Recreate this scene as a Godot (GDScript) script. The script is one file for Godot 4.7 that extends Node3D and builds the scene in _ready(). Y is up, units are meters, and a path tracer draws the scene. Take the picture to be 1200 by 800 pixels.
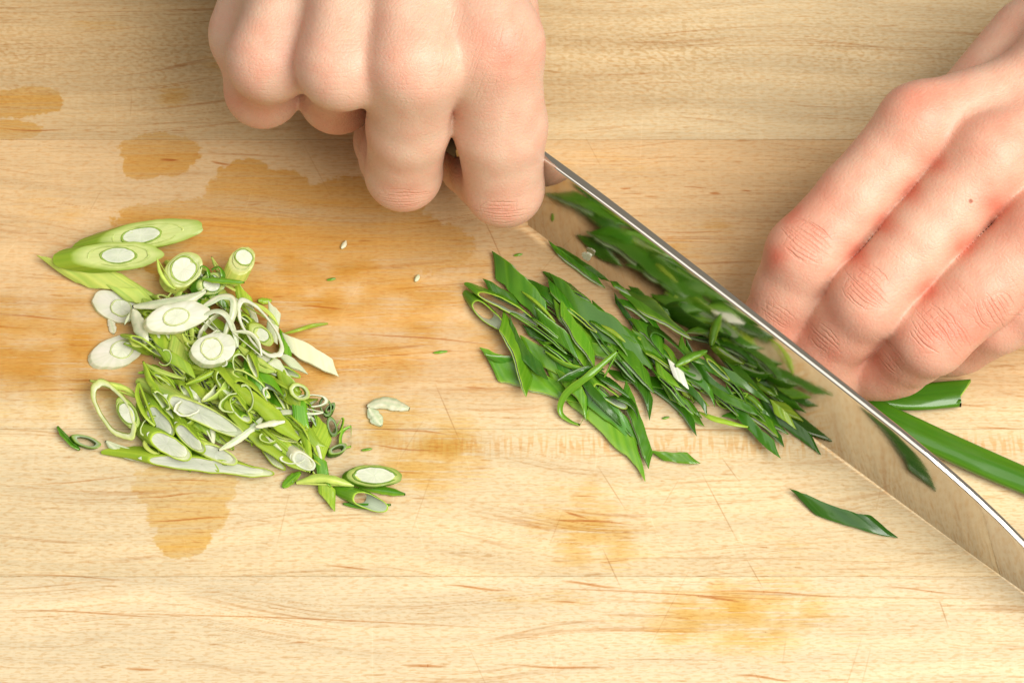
extends Node3D
# All lengths below are millimetres on the cutting board: x along the grain, y up, z towards the viewer; MM turns them into metres.
const MM := 0.001
var rng := RandomNumberGenerator.new()

func _ready() -> void:
	rng.seed = 11
	var cam := Camera3D.new()
	cam.name = "camera"
	cam.fov = 14.142
	cam.near = 0.05
	cam.far = 20.0
	add_child(cam)
	cam.look_at_from_position(Vector3(0, 620.0 * sin(deg_to_rad(64)), 620.0 * cos(deg_to_rad(64))) * MM, Vector3.ZERO)
	cam.current = true
	var env := Environment.new()
	env.background_mode = Environment.BG_COLOR
	env.background_color = Color(0.95, 0.92, 0.86)
	env.background_energy_multiplier = 0.50
	env.tonemap_mode = Environment.TONE_MAPPER_LINEAR
	env.tonemap_exposure = 0.785
	env.sdfgi_enabled = true
	env.ssao_enabled = true
	env.ssil_enabled = true
	var we := WorldEnvironment.new()
	we.name = "environment"
	we.environment = env
	add_child(we)
	# the window to the right of the board: a large soft light, a little towards the viewer
	var win := AreaLight3D.new()
	win.name = "window_light"
	win.area_size = Vector2(0.75, 0.7)
	win.area_normalize_energy = true
	win.light_color = Color(1.0, 0.985, 0.96)
	win.light_energy = 2.2
	win.area_range = 8.0
	win.shadow_enabled = true
	add_child(win)
	win.look_at_from_position(Vector3(0.50, 0.84, 0.33), Vector3(0.0, 0.0, 0.0))

	# the pale ceiling over the table, which sends some of that light back down
	var top := AreaLight3D.new()
	top.name = "ceiling_bounce"
	top.area_size = Vector2(1.6, 0.9)
	top.area_normalize_energy = true
	top.light_color = Color(1.0, 0.985, 0.97)
	top.light_energy = 0.9
	top.area_range = 8.0
	top.shadow_enabled = true
	add_child(top)
	top.look_at_from_position(Vector3(-0.1, 1.6, 0.12), Vector3(-0.1, 0.0, 0.1))

	build_setting()
	build_knife()
	build_hands()
	build_scallions()

# ---------------------------------------------------------------- helpers

var taken := {}

func numbered(called: String) -> String:
	var n: int = taken.get(called, 0)
	taken[called] = n + 1
	return called if n == 0 else "%s_%03d" % [called, n]

func tag(o: Node3D, label: String, category: String, group := "", kind := "") -> void:
	if label != "": o.set_meta("label", label)
	if category != "": o.set_meta("category", category)
	if group != "": o.set_meta("group", group)
	if kind != "": o.set_meta("kind", kind)

func thing(called: String, label: String, category: String, at := Vector3.ZERO, group := "") -> Node3D:
	var o := Node3D.new()
	o.name = numbered(called)
	add_child(o)
	o.position = at * MM
	tag(o, label, category, group)
	return o

func part(called: String, m: Mesh, mat: Material, parent: Node) -> MeshInstance3D:
	var o := MeshInstance3D.new()
	o.name = numbered(called) if parent == self else called
	o.mesh = m
	o.material_override = mat
	parent.add_child(o, true)
	return o

func paint(c: Color, rough: float, metal := 0.0) -> StandardMaterial3D:
	var m := StandardMaterial3D.new()
	m.albedo_color = c.linear_to_srgb()
	m.roughness = rough
	m.metallic = metal
	return m

# work(k) for every k below n, shared between threads
func share(work: Callable, n: int) -> void:
	var crew := []
	for c in 4:
		var t := Thread.new()
		t.start(func() -> void:
			for k in range(c, n, 4): work.call(k))
		crew.append(t)
	for t in crew: t.wait_to_finish()

func mesh_of(v: PackedVector3Array, n: PackedVector3Array, ix: PackedInt32Array, col := PackedColorArray(), uv := PackedVector2Array()) -> ArrayMesh:
	var arr := []
	arr.resize(Mesh.ARRAY_MAX)
	var vv := PackedVector3Array()
	vv.resize(v.size())
	for i in v.size(): vv[i] = v[i] * MM
	arr[Mesh.ARRAY_VERTEX] = vv
	if n.size() == v.size(): arr[Mesh.ARRAY_NORMAL] = n
	if col.size() == v.size(): arr[Mesh.ARRAY_COLOR] = col
	if uv.size() == v.size(): arr[Mesh.ARRAY_TEX_UV] = uv
	arr[Mesh.ARRAY_INDEX] = ix
	var m := ArrayMesh.new()
	m.add_surface_from_arrays(Mesh.PRIMITIVE_TRIANGLES, arr)
	return m

func smooth_normals(v: PackedVector3Array, ix: PackedInt32Array) -> PackedVector3Array:
	var n := PackedVector3Array()
	n.resize(v.size())
	for k in range(0, ix.size(), 3):
		var a := v[ix[k]]
		var f := (v[ix[k + 2]] - a).cross(v[ix[k + 1]] - a)
		n[ix[k]] += f
		n[ix[k + 1]] += f
		n[ix[k + 2]] += f
	for i in n.size(): n[i] = n[i].normalized()
	return n

# a chamfered block between two corners
func block(lo: Vector3, hi: Vector3, c: float) -> ArrayMesh:
	var st := SurfaceTool.new()
	st.begin(Mesh.PRIMITIVE_TRIANGLES)
	st.set_smooth_group(-1)
	var pts := []
	for sx in [0, 1]:
		for sy in [0, 1]:
			for sz in [0, 1]:
				var o := Vector3(hi.x if sx else lo.x, hi.y if sy else lo.y, hi.z if sz else lo.z)
				var d := Vector3(-1 if sx else 1, -1 if sy else 1, -1 if sz else 1) * c
				pts.append([o + Vector3(0, d.y, d.z), o + Vector3(d.x, 0, d.z), o + Vector3(d.x, d.y, 0)])
	var mid := (lo + hi) / 2.0
	var quad := func(a: Vector3, b: Vector3, e: Vector3, f: Vector3) -> void:
		for t in [[a, b, e], [a, e, f]]:
			var nn: Vector3 = (t[1] - t[0]).cross(t[2] - t[0])
			if nn.dot((t[0] + t[1] + t[2]) / 3.0 - mid) > 0:
				t = [t[0], t[2], t[1]]
			for p in t: st.add_vertex(p * MM)
	var ax := [[4, 2, 1], [1, 4, 2], [2, 1, 4]]
	for i in 3:
		var step: int = [4, 2, 1][i]
		var u: int = [2, 4, 4][i]
		var w: int = [1, 1, 2][i]
		for s in [0, 1]:
			var k: int = s * step
			quad.call(pts[k][i], pts[k + u][i], pts[k + u + w][i], pts[k + w][i])
		# the edges along this axis
		var j1: int = (i + 1) % 3
		var j2: int = (i + 2) % 3
		for a in [0, 1]:
			for b in [0, 1]:
				var k: int = a * u + b * w
				quad.call(pts[k][j1], pts[k][j2], pts[k + step][j2], pts[k + step][j1])
	for p in pts:
		quad.call(p[0], p[1], p[2], p[2])
	st.generate_normals()
	return st.commit()

# ---------------------------------------------------------------- the knife

func build_knife() -> void:
	var heel := Vector3(3.3, 3, -28.5)
	var far := Vector3(110.5, 0, 60.4)
	var d := far - heel
	var root := thing("kitchen_knife", "polished steel chef's knife cutting through the dark green scallion heap", "knife", heel)
	root.rotation = Vector3(0, -atan2(d.z, d.x), asin(d.y / d.length()))
	var steel := paint(Color(0.58, 0.54, 0.48), 0.08, 1.0)
	var scratch := FastNoiseLite.new()
	scratch.seed = 3
	scratch.frequency = 0.05
	var nt := NoiseTexture2D.new()
	nt.width = 512
	nt.height = 512
	nt.noise = scratch
	nt.as_normal_map = true
	nt.bump_strength = 1.0
	nt.seamless = true
	steel.normal_enabled = true
	steel.normal_texture = nt
	steel.normal_scale = 0.035
	steel.uv1_scale = Vector3(1, 1, 1)
	# the spine line (how far from the heel, how high) and the edge line
	var spine := Curve2D.new()
	var sp := [Vector2(-2, 36.8), Vector2(20, 36.8), Vector2(40, 35.7), Vector2(60, 34.4), Vector2(80, 32.7), Vector2(100, 30.8), Vector2(110, 29.4), Vector2(120, 27.2), Vector2(128, 24.6), Vector2(135, 21.7), Vector2(140, 19.4), Vector2(150, 14.4), Vector2(160, 9.2), Vector2(168, 5.4)]
	var edge_y := func(s: float) -> float: return 0.0 if s < 118 else pow((s - 118) / 50.0, 2.0) * 4.6
	var spine_y := func(s: float) -> float:
		for i in range(1, sp.size()):
			if s <= sp[i].x:
				var t: float = (s - sp[i - 1].x) / (sp[i].x - sp[i - 1].x)
				var p0: float = sp[max(i - 2, 0)].y
				var p3: float = sp[min(i + 1, sp.size() - 1)].y
				return cubic_interpolate(sp[i - 1].y, sp[i].y, p0 if i > 1 else sp[0].y, p3, t)
		return sp[-1].y
	var v := PackedVector3Array()
	var uv := PackedVector2Array()
	var ix := PackedInt32Array()
	var ns := 120
	# one closed loop round the section: up the near face, over the rounded spine, down the far face
	var loop := []
	for k in 13: loop.append([float(k) / 12.0, 1.0, 0.0])
	for k in range(1, 8): loop.append([1.0, signf(cos(PI * k / 8.0)) * pow(absf(cos(PI * k / 8.0)), 0.7), pow(sin(PI * k / 8.0), 0.7)])
	for k in 13: loop.append([1.0 - float(k) / 12.0, -1.0, 0.0])
	var nl := loop.size()
	for i in ns + 1:
		var s := lerpf(0.5, 167.6, float(i) / ns)
		var lo: float = edge_y.call(s)
		var hi: float = spine_y.call(s)
		var wt := lerpf(1.05, 0.75, clampf(s / 168.0, 0, 1))
		for q in loop:
			var t: float = q[0]
			var y := lerpf(lo, hi - wt * 0.5, t)
			var w := 0.06 + (wt - 0.06) * (t * 0.75 + 0.25 * sqrt(t)) if t < 1.0 else wt
			if q[2] > 0.0: y += wt * 0.5 * q[2]
			v.append(Vector3(s, y, w * q[1]))
			uv.append(Vector2(s / 60.0, y / 60.0))
	for i in ns:
		for k in nl - 1:
			var a := i * nl + k
			var b := a + nl
			ix.append_array([a, b, a + 1, a + 1, b, b + 1])
	var nn := smooth_normals(v, ix)
	for i in nn.size():
		if nn[i].dot(Vector3(0, 0, v[i].z)) < 0: pass
	var flat := v.size()
	for k in nl:                                     # the heel end
		v.append(v[k])
		uv.append(uv[k])
		nn.append(Vector3(-1, 0, 0))
	for k in nl - 2: ix.append_array([flat, flat + k + 1, flat + k + 2])
	part("blade", mesh_of(v, nn, ix, PackedColorArray(), uv), steel, root)
	# bolster and handle, inside the fist
	var ring := func(called: String, stations: Array, mat: Material) -> void:
		var hv := PackedVector3Array()
		var hi_ := PackedInt32Array()
		var m := 24
		for st_ in stations:
			for k in m:
				var a := TAU * k / m
				var ca := cos(a)
				var sa := sin(a)
				hv.append(Vector3(st_[0], st_[1] + st_[2] * sign(ca) * pow(absf(ca), 0.8), st_[3] * sign(sa) * pow(absf(sa), 0.8)))
		for i in stations.size() - 1:
			for k in m:
				var a := i * m + k
				var b := i * m + (k + 1) % m
				hi_.append_array([a, b, a + m, a + m, b, b + m])
		part(called, mesh_of(hv, smooth_normals(hv, hi_), hi_), mat, root)
	ring.call("bolster", [[-1.0, 27, 8.6, 1.4], [-3, 27, 8.6, 3.2], [-8, 27, 8.8, 6.3], [-14, 26.8, 9.0, 7.4], [-15, 26.8, 8.9, 7.3]], steel)
	ring.call("handle", [[-15, 26.8, 0.1, 0.1], [-15.1, 26.8, 9.0, 7.4], [-40, 27, 9.6, 7.8], [-75, 27.5, 9.2, 7.6], [-108, 28, 10.6, 8.2], [-116, 28, 10, 7.5], [-118, 28, 7.0, 5.0], [-118.5, 28, 0.1, 0.1]], paint(Color(0.03, 0.022, 0.018), 0.45))

# ---------------------------------------------------------------- the hands
# A hand is one surface: round-ended tapering bones joined by a smooth minimum and meshed as surface nets.

class Flesh:
	var a := PackedVector3Array()
	var b := PackedVector3Array()
	var ra := PackedFloat32Array()
	var rb := PackedFloat32Array()
	var g := PackedInt32Array()       # 0 palm, 1.. fingers
	var kin := PackedFloat32Array()   # how softly a bone joins its own group
	var web := 7.0                    # how softly a finger joins the palm
	var cell := 0.8
	var lo: Vector3
	var dim: Vector3i
	var results := []
	var active := []

	func bone(group: int, p: Vector3, q: Vector3, r0: float, r1: float, k := 2.5) -> void:
		a.append(p); b.append(q); ra.append(r0); rb.append(r1); g.append(group); kin.append(k)

	func chain(group: int, pts: Array, r: Array, k := 2.5) -> void:
		for i in pts.size() - 1: bone(group, pts[i], pts[i + 1], r[i], r[i + 1], k)

	static func smin(x: float, y: float, k: float) -> float:
		var h := k - absf(x - y)
		return minf(x, y) if h <= 0.0 else minf(x, y) - h * h / (4.0 * k)

	func dist(i: int, p: Vector3) -> float:
		var ba := b[i] - a[i]
		var l := ba.length_squared()
		var t := clampf((p - a[i]).dot(ba) / l, 0.0, 1.0) if l > 0.0 else 0.0
		return (p - a[i] - ba * t).length() - lerpf(ra[i], rb[i], t)

	func field(p: Vector3, near: PackedInt32Array) -> float:
		var palm := 1e3
		var fingers := 1e3
		var cur := 1e3
		var grp := 0
		for i in near:
			if g[i] != grp:
				if grp == 0: palm = cur
				else: fingers = smin(fingers, cur, 1.0)
				grp = g[i]
				cur = 1e3
			cur = smin(cur, dist(i, p), kin[i])
		if grp == 0: return cur
		return smin(palm, smin(fingers, cur, 1.0), web)

	func corners(n: int) -> void:
		var blk: Vector3i = active[n]
		var out := PackedFloat32Array()
		out.resize(512)
		var base := lo + Vector3(blk) * 8.0 * cell
		var mid := base + Vector3.ONE * 3.5 * cell
		var near := PackedInt32Array()
		var ds := PackedFloat32Array()
		var best := 1e3
		for i in a.size():
			var d := dist(i, mid)
			ds.append(d)
			best = minf(best, d)
		for i in a.size():
			if ds[i] < best + 15.0 + 14.0 * cell: near.append(i)
		var k := 0
		for z in 8:
			for y in 8:
				for x in 8:
					out[k] = field(base + Vector3(x, y, z) * cell, near)
					k += 1
		results[n] = out

	func build(share: Callable) -> Array:
		var hi := Vector3.ONE * -1e6
		lo = Vector3.ONE * 1e6
		for i in a.size():
			lo = lo.min(a[i] - Vector3.ONE * ra[i]).min(b[i] - Vector3.ONE * rb[i])
			hi = hi.max(a[i] + Vector3.ONE * ra[i]).max(b[i] + Vector3.ONE * rb[i])
		lo -= Vector3.ONE * 4.0
		hi += Vector3.ONE * 4.0
		var nb := Vector3i(((hi - lo) / (8.0 * cell)).ceil())
		dim = nb * 8
		var whole := PackedInt32Array(range(a.size()))
		var reach := 8.0 * cell * 0.87 + 0.9 * cell
		var idx := {}
		for z in nb.z:
			for y in nb.y:
				for x in nb.x:
					var mid := lo + (Vector3(x, y, z) * 8.0 + Vector3.ONE * 4.0) * cell
					if absf(field(mid, whole)) < reach + 3.0:
						idx[Vector3i(x, y, z)] = true
		var wanted := {}
		for q in idx:
			for dz in [0, 1]:
				for dy in [0, 1]:
					for dx in [0, 1]:
						wanted[q + Vector3i(dx, dy, dz)] = true
		active = wanted.keys()
		results.resize(active.size())
		share.call(corners, active.size())
		dim += Vector3i.ONE * 8
		var val := PackedFloat32Array()
		val.resize(dim.x * dim.y * dim.z)
		val.fill(50.0)
		var sx := 1
		var sy := dim.x
		var sz := dim.x * dim.y
		for n in active.size():
			var o: PackedFloat32Array = results[n]
			var q: Vector3i = active[n] * 8
			var k := 0
			for z in 8:
				for y in 8:
					var at := q.x + (q.y + y) * sy + (q.z + z) * sz
					for x in 8:
						val[at + x] = o[k]
						k += 1
		var v := PackedVector3Array()
		var nn := PackedVector3Array()
		var of := {}
		for q0 in idx:
			var q: Vector3i = q0 * 8
			for z in 8:
				for y in 8:
					var at := q.x + (q.y + y) * sy + (q.z + z) * sz
					for x in 8:
						var i := at + x
						var c0 := val[i]
						if absf(c0) > 2.0 * cell: continue
						var c1 := val[i + sx]; var c2 := val[i + sy]; var c3 := val[i + sx + sy]
						var c4 := val[i + sz]; var c5 := val[i + sx + sz]; var c6 := val[i + sy + sz]; var c7 := val[i + sx + sy + sz]
						var neg := int(c0 < 0) + int(c1 < 0) + int(c2 < 0) + int(c3 < 0) + int(c4 < 0) + int(c5 < 0) + int(c6 < 0) + int(c7 < 0)
						if neg == 0 or neg == 8: continue
						var grad := Vector3(c1 + c3 + c5 + c7 - c0 - c2 - c4 - c6, c2 + c3 + c6 + c7 - c0 - c1 - c4 - c5, c4 + c5 + c6 + c7 - c0 - c1 - c2 - c3)
						var mean := (c0 + c1 + c2 + c3 + c4 + c5 + c6 + c7) / 8.0
						var gl := grad.length() / (4.0 * cell)
						var u := grad.normalized()
						var p := lo + (Vector3(q.x + x, q.y + y, q.z + z) + Vector3.ONE * 0.5) * cell
						var off := clampf(-mean / maxf(gl, 0.3), -0.8 * cell, 0.8 * cell)
						of[i] = v.size()
						v.append(p + u * off)
						nn.append(u)
		var ix := PackedInt32Array()
		for i in of:
			# edges that start at corner i and run along x, y and z
			var c0 := val[i]
			for e in 3:
				var s: int = [sx, sy, sz][e]
				if (c0 < 0) == (val[i + s] < 0): continue
				var s1: int = [sy, sz, sx][e]
				var s2: int = [sz, sx, sy][e]
				if not (of.has(i - s1) and of.has(i - s2) and of.has(i - s1 - s2)): continue
				var A: int = of[i]; var B: int = of[i - s1]; var C: int = of[i - s1 - s2]; var D: int = of[i - s2]
				if c0 < 0: ix.append_array([A, C, B, A, D, C])
				else: ix.append_array([A, B, C, A, C, D])
		# two rounds of relaxing, then normals from the faces
		for round_ in 2:
			var sum := PackedVector3Array()
			sum.resize(v.size())
			var cnt := PackedFloat32Array()
			cnt.resize(v.size())
			for k in range(0, ix.size(), 3):
				var i0 := ix[k]; var i1 := ix[k + 1]; var i2 := ix[k + 2]
				sum[i0] += v[i1] + v[i2]
				sum[i1] += v[i0] + v[i2]
				sum[i2] += v[i0] + v[i1]
				cnt[i0] += 2.0; cnt[i1] += 2.0; cnt[i2] += 2.0
			for i in v.size():
				if cnt[i] > 0.0: v[i] = v[i].lerp(sum[i] / cnt[i], 0.5)
		var fresh := PackedVector3Array()
		fresh.resize(v.size())
		for k in range(0, ix.size(), 3):
			var a0 := v[ix[k]]
			var f := (v[ix[k + 2]] - a0).cross(v[ix[k + 1]] - a0)
			fresh[ix[k]] += f
			fresh[ix[k + 1]] += f
			fresh[ix[k + 2]] += f
		for i in v.size():
			if fresh[i].length_squared() > 0.0: nn[i] = fresh[i].normalized() * (1.0 if fresh[i].dot(nn[i]) >= 0.0 else -1.0)
		return [v, nn, ix]

# Skin: a frame laid on the back of the hand carries its colour (redder knuckles, a mole) and its relief (creases, fine lines).
class HandSkin:
	var at: Vector3
	var u: Vector3
	var w: Vector3
	var span: float
	var size := 1280
	var flush := 0.0
	var tint := PackedByteArray()
	var relief: PackedFloat32Array
	var red: PackedFloat32Array
	var rows := []
	var n1: FastNoiseLite
	var n2: FastNoiseLite
	var n3: FastNoiseLite

	func uv(p: Vector3) -> Vector2:
		return Vector2((p - at).dot(u), (p - at).dot(w)) / span + Vector2(0.5, 0.5)

	func begin(centre: Vector3, normal: Vector3, wide: float, seed_: int) -> void:
		at = centre
		span = wide
		var n := normal.normalized()
		u = (Vector3.RIGHT - n * n.x).normalized()
		w = u.cross(n) * -1.0
		if w.z < 0: w = -w
		relief.resize(size * size)
		red.resize(size * size)
		n1 = FastNoiseLite.new()
		n1.seed = seed_
		n1.frequency = 0.16
		n1.fractal_octaves = 3
		n2 = FastNoiseLite.new()
		n2.seed = seed_ + 1
		n2.noise_type = FastNoiseLite.TYPE_CELLULAR
		n2.cellular_return_type = FastNoiseLite.RETURN_DISTANCE2_SUB
		n2.frequency = 1.0
		n2.fractal_type = FastNoiseLite.FRACTAL_NONE
		n3 = FastNoiseLite.new()
		n3.seed = seed_ + 2
		n3.frequency = 0.9

	# a soft round patch of redder skin
	func blush(p: Vector3, radius: float, amount: float) -> void:
		var c := uv(p) * size
		var r := radius / span * size
		for y in range(maxi(int(c.y - 2 * r), 0), mini(int(c.y + 2 * r), size)):
			for x in range(maxi(int(c.x - 2 * r), 0), mini(int(c.x + 2 * r), size)):
				var d := Vector2(x - c.x, y - c.y).length_squared() / (r * r)
				red[y * size + x] += amount * exp(-d * 1.4)

	func crease(pts: PackedVector2Array, wide: float, deep: float) -> void:       # in texture units of millimetres from the frame's corner
		var k := size / span
		for i in pts.size() - 1:
			var p := pts[i] * k
			var q := pts[i + 1] * k
			var n := int(p.distance_to(q)) + 1
			var t0 := float(i) / (pts.size() - 1)
			for s in n:
				var t := (float(s) / n) / (pts.size() - 1) + t0
				var c := p.lerp(q, float(s) / n)
				var dp := deep * sqrt(maxf(sin(PI * clampf(t, 0.03, 0.97)), 0.0))
				var r := wide * k
				for y in range(int(c.y - 2 * r), int(c.y + 2 * r) + 1):
					for x in range(int(c.x - 2 * r), int(c.x + 2 * r) + 1):
						if x < 0 or y < 0 or x >= size or y >= size: continue
						var g := dp * exp(-Vector2(x - c.x, y - c.y).length_squared() / (r * r))
						var o := y * size + x
						relief[o] = minf(relief[o], -g)

	# the wrinkled skin over a finger joint: bowed lines across the finger and short ones that cross them
	func knuckle(p: Vector3, towards: Vector3, half: float, lines: int, gap: float, deep: float, rg: RandomNumberGenerator) -> void:
		var c := uv(p) * span
		var d := (uv(p + towards.normalized()) - uv(p)).normalized()
		var e := Vector2(-d.y, d.x)
		for i in lines:
			var o := (i - (lines - 1) / 2.0)
			var v := half * (1.0 - 0.09 * absf(o)) * rg.randf_range(0.6, 1.0)
			var shift := rg.randf_range(-0.25, 0.25) * half
			var pts := PackedVector2Array()
			var jit := rg.randf_range(-0.3, 0.3)
			for k in 9:
				var t := (k / 4.0 - 1.0) * v + shift
				pts.append(c + e * t + d * (o * gap * (1.0 - 0.45 * pow(t / half, 2.0)) + jit + rg.randf_range(-0.12, 0.12)))
			crease(pts, rg.randf_range(0.10, 0.18), deep * rg.randf_range(0.5, 1.0))
		for i in lines * 2:
			var q := c + d * rg.randf_range(-1, 1) * gap * lines * 0.4 + e * rg.randf_range(-0.7, 0.7) * half
			var a := rg.randf_range(-0.9, 0.9)
			var g := (d * cos(a) + e * sin(a)) * rg.randf_range(0.8, 2.2)
			crease(PackedVector2Array([q - g, q + d * 0.1, q + g]), 0.12, deep * rg.randf_range(0.25, 0.5))

	func row(j: int) -> void:
		var out := PackedByteArray()
		out.resize(size * 4)
		for i in size:
			var x := i * span / size
			var y := j * span / size
			var o := j * size + i
			var rim := clampf(minf(minf(x, span - x), minf(y, span - y)) / 14.0 - 0.05, 0, 1)    # the pattern fades out towards the arm
			var mott := n1.get_noise_2d(x, y) * rim
			var fine := n3.get_noise_2d(x * 1.3, y * 1.3) * rim
			var wx := n1.get_noise_2d(x * 2.0 + 50.0, y * 2.0) * 0.8
			var cell := n2.get_noise_2d((x + wx) * 0.95, (y - wx) * 1.25) + 1.0        # 0 on the lines between cells
			var lines := -0.06 * exp(-cell * 8.0) * rim
			var rl := relief[o] * rim
			var rd := clampf(flush + red[o] * rim + mott * 0.2 + fine * 0.10 - rl * 0.5, -0.3, 1.0)
			var r := lerpf(0.835, 0.81, rd)
			var g := lerpf(0.675, 0.478, rd)
			var b := lerpf(0.580, 0.388, rd)
			out[i * 4] = int(clampf(r * (1.0 + fine * 0.015), 0, 1) * 255.0)
			out[i * 4 + 1] = int(clampf(g * (1.0 + fine * 0.02), 0, 1) * 255.0)
			out[i * 4 + 2] = int(clampf(b * (1.0 + fine * 0.02), 0, 1) * 255.0)
			out[i * 4 + 3] = int(clampf(0.75 + rl + lines + fine * 0.022 + mott * 0.012, 0, 1) * 255.0)
		rows[j] = out

	func finish(marks: Array, share: Callable) -> StandardMaterial3D:
		rows.resize(size)
		share.call(row, size)
		var all := PackedByteArray()
		for r in rows: all.append_array(r)
		var im := Image.create_from_data(size, size, false, Image.FORMAT_RGBA8, all)
		var hi := PackedByteArray()
		hi.resize(size * size)
		for i in size * size: hi[i] = all[i * 4 + 3]
		im.convert(Image.FORMAT_RGB8)
		for m in marks:                                   # small brown moles
			var c := uv(m[0]) * size
			for y in range(int(c.y) - 8, int(c.y) + 9):
				for x in range(int(c.x) - 8, int(c.x) + 9):
					var a: float = clampf(m[1] / span * size - Vector2(x - c.x, y - c.y).length(), 0, 2) / 2.0 * 0.75
					if a > 0: im.set_pixel(x, y, im.get_pixel(x, y).lerp(Color(0.55, 0.30, 0.20), a))
		var mat := StandardMaterial3D.new()
		mat.albedo_texture = ImageTexture.create_from_image(im)
		mat.texture_repeat = false
		mat.roughness = 0.47
		mat.metallic_specular = 0.45
		mat.subsurf_scatter_enabled = true
		mat.subsurf_scatter_strength = 0.2
		mat.heightmap_enabled = true
		mat.heightmap_texture = ImageTexture.create_from_image(Image.create_from_data(size, size, false, Image.FORMAT_L8, hi))
		mat.heightmap_scale = 0.09
		return mat

func skin_mesh(made: Array, sk: HandSkin) -> ArrayMesh:
	var uv := PackedVector2Array()
	for p in made[0]: uv.append(sk.uv(p))
	return mesh_of(made[0], made[1], made[2], PackedColorArray(), uv)

func build_hands() -> void:
	var rg := RandomNumberGenerator.new()
	rg.seed = 4
	# the hand that holds the leaves (right in the photograph)
	var L := Flesh.new()
	L.cell = 0.62
	L.web = 3.2
	var wr := Vector3(136.4, 44, -50.3)
	var fm := [Vector3(87.6, 45, -29.2), Vector3(102.2, 47, -20), Vector3(112.7, 43, -4.4), Vector3(120.8, 36, 3)]
	for i in 4:
		# the flat of the hand lies lower than the tendons that run over it
		L.bone(0, wr + [Vector3(4, -3, 4), Vector3(3, -2, 7), Vector3(0, -4, 11), Vector3(-2, -6, 14)][i], fm[i] + Vector3(3, -2.5, -2), 14, [8.4, 8.2, 7.6, 7.2][i], 6)
		L.bone(0, wr + [Vector3(0, 4, 4), Vector3(2, 5, 7), Vector3(2, 3, 10), Vector3(0, 1, 13)][i], fm[i] + Vector3(0, 1.6, 0), 5, [8.4, 8.2, 7.6, 7.2][i], 4)
		L.bone(0, fm[i] + Vector3(-0.6, 3.9, -0.3), fm[i] + Vector3(1.5, 4.0, -1.5), 5.6, 5.2, 4)
	L.bone(0, wr + Vector3(-8, -9, 10), Vector3(108.4, 30, -21.8), 14, 10, 10)
	L.bone(0, wr, Vector3(197.9, 51, -89.4), 21, 25, 14)
	finger(L, 1, [fm[0], Vector3(63.6, 31, -5.8), Vector3(57.8, 15, 3.8), Vector3(63.4, 7, 8.7)], [9.0, 8.3, 8.7, 7.9, 7.6, 6.4])
	finger(L, 2, [fm[1], Vector3(76.5, 32, 5.9), Vector3(68.7, 16, 9.5), Vector3(72.1, 7, 12.2)], [9.0, 8.15, 8.4, 7.7, 7.6, 6.5])
	finger(L, 3, [fm[2], Vector3(89.4, 30, 13.8), Vector3(84.3, 15, 12.5), Vector3(78.4, 8, 11.5)], [8.8, 8.45, 8.0, 7.3, 7.2, 6.3])
	finger(L, 4, [fm[3], Vector3(104.9, 24, 6.4), Vector3(99.1, 13, 6.8), Vector3(94.4, 7, 5.9)], [8.0, 7.2, 7.4, 6.6, 6.4, 5.6])
	L.chain(5, [Vector3(118.5, 32, -56.7), Vector3(94.7, 26, -32.6), Vector3(79.8, 16, -16.5), Vector3(69.6, 9, -6.2)], [13, 10.5, 9, 7])
	var made := L.build(share)
	var sk := HandSkin.new()
	sk.begin(Vector3(90.8, 40, -16.2), Vector3(-0.2, 0.85, 0.45), 150.0, 5)
	sk.flush = 0.14
	var pip := [Vector3(62.7, 40, -4.1), Vector3(74.8, 40, 6.9), Vector3(88.4, 38, 15.1), Vector3(103.4, 31, 7.4)]
	for i in 4:
		var dir: Vector3 = [Vector3(57.8, 15, 3.8) - Vector3(87.2, 45, -28.7), Vector3(68.7, 16, 9.5) - Vector3(101.7, 48, -19.6), Vector3(84.3, 15, 12.5) - Vector3(111.9, 44, -3.6), Vector3(99.1, 13, 6.8) - Vector3(120.4, 36, 3.4)][i]
		sk.blush(pip[i], 8.0, 0.36)
		sk.knuckle(pip[i], dir, [6.5, 6.5, 6.0, 4.5][i], 11, 0.85, 0.27, rg)
		sk.knuckle(pip[i].lerp(fm[i] + Vector3(0, 9, 0), 0.25), dir, 5.0, 3, 1.3, 0.07, rg)
		sk.knuckle([Vector3(57.7, 24, 5.9), Vector3(67.2, 24, 10.7), Vector3(81.8, 23, 14.9), Vector3(98.2, 19, 7.6)][i], dir, 5.0, 6, 0.9, 0.18, rg)
		sk.blush([Vector3(58.1, 24, 8.6), Vector3(67.1, 24, 13.7), Vector3(79.4, 20, 15.9), Vector3(98.2, 19, 7.6)][i], 7.0, 0.35)
		sk.blush(fm[i] + Vector3(0, 10, 0), 8.0, [0.5, 0.25, 0.2, 0.2][i])
		sk.knuckle(fm[i] + Vector3(0, 9, 0), dir, 6.0, 7, 1.5, 0.05, rg)
	for p in [Vector3(91.1, 44, -20.9), Vector3(86.2, 40, -16.2), Vector3(80.8, 36, -10.6), Vector3(75.5, 32, -4.9), Vector3(102.6, 44, -10.9), Vector3(96.2, 40, -2.7), Vector3(89.3, 34, 4.4), Vector3(61.4, 30, -16.4), Vector3(58.6, 26, -8)]: sk.blush(p, 3.2, 0.7)
	sk.blush(Vector3(105.5, 50, -3.5), 9.0, 0.25)
	sk.blush(Vector3(68.1, 38, -17.3), 9.0, 0.22)
	var hand := part("hand", skin_mesh(made, sk), sk.finish([[Vector3(95.6, 54, -6.4), 0.55]], share), self)
	tag(hand, "hand with curled fingertips pressing green leaves to the board behind the blade", "hand")
	# the hand that holds the knife
	var R := Flesh.new()
	R.cell = 0.62
	R.web = 4.5
	var wk := Vector3(-27.8, 72, -94.6)
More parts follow.
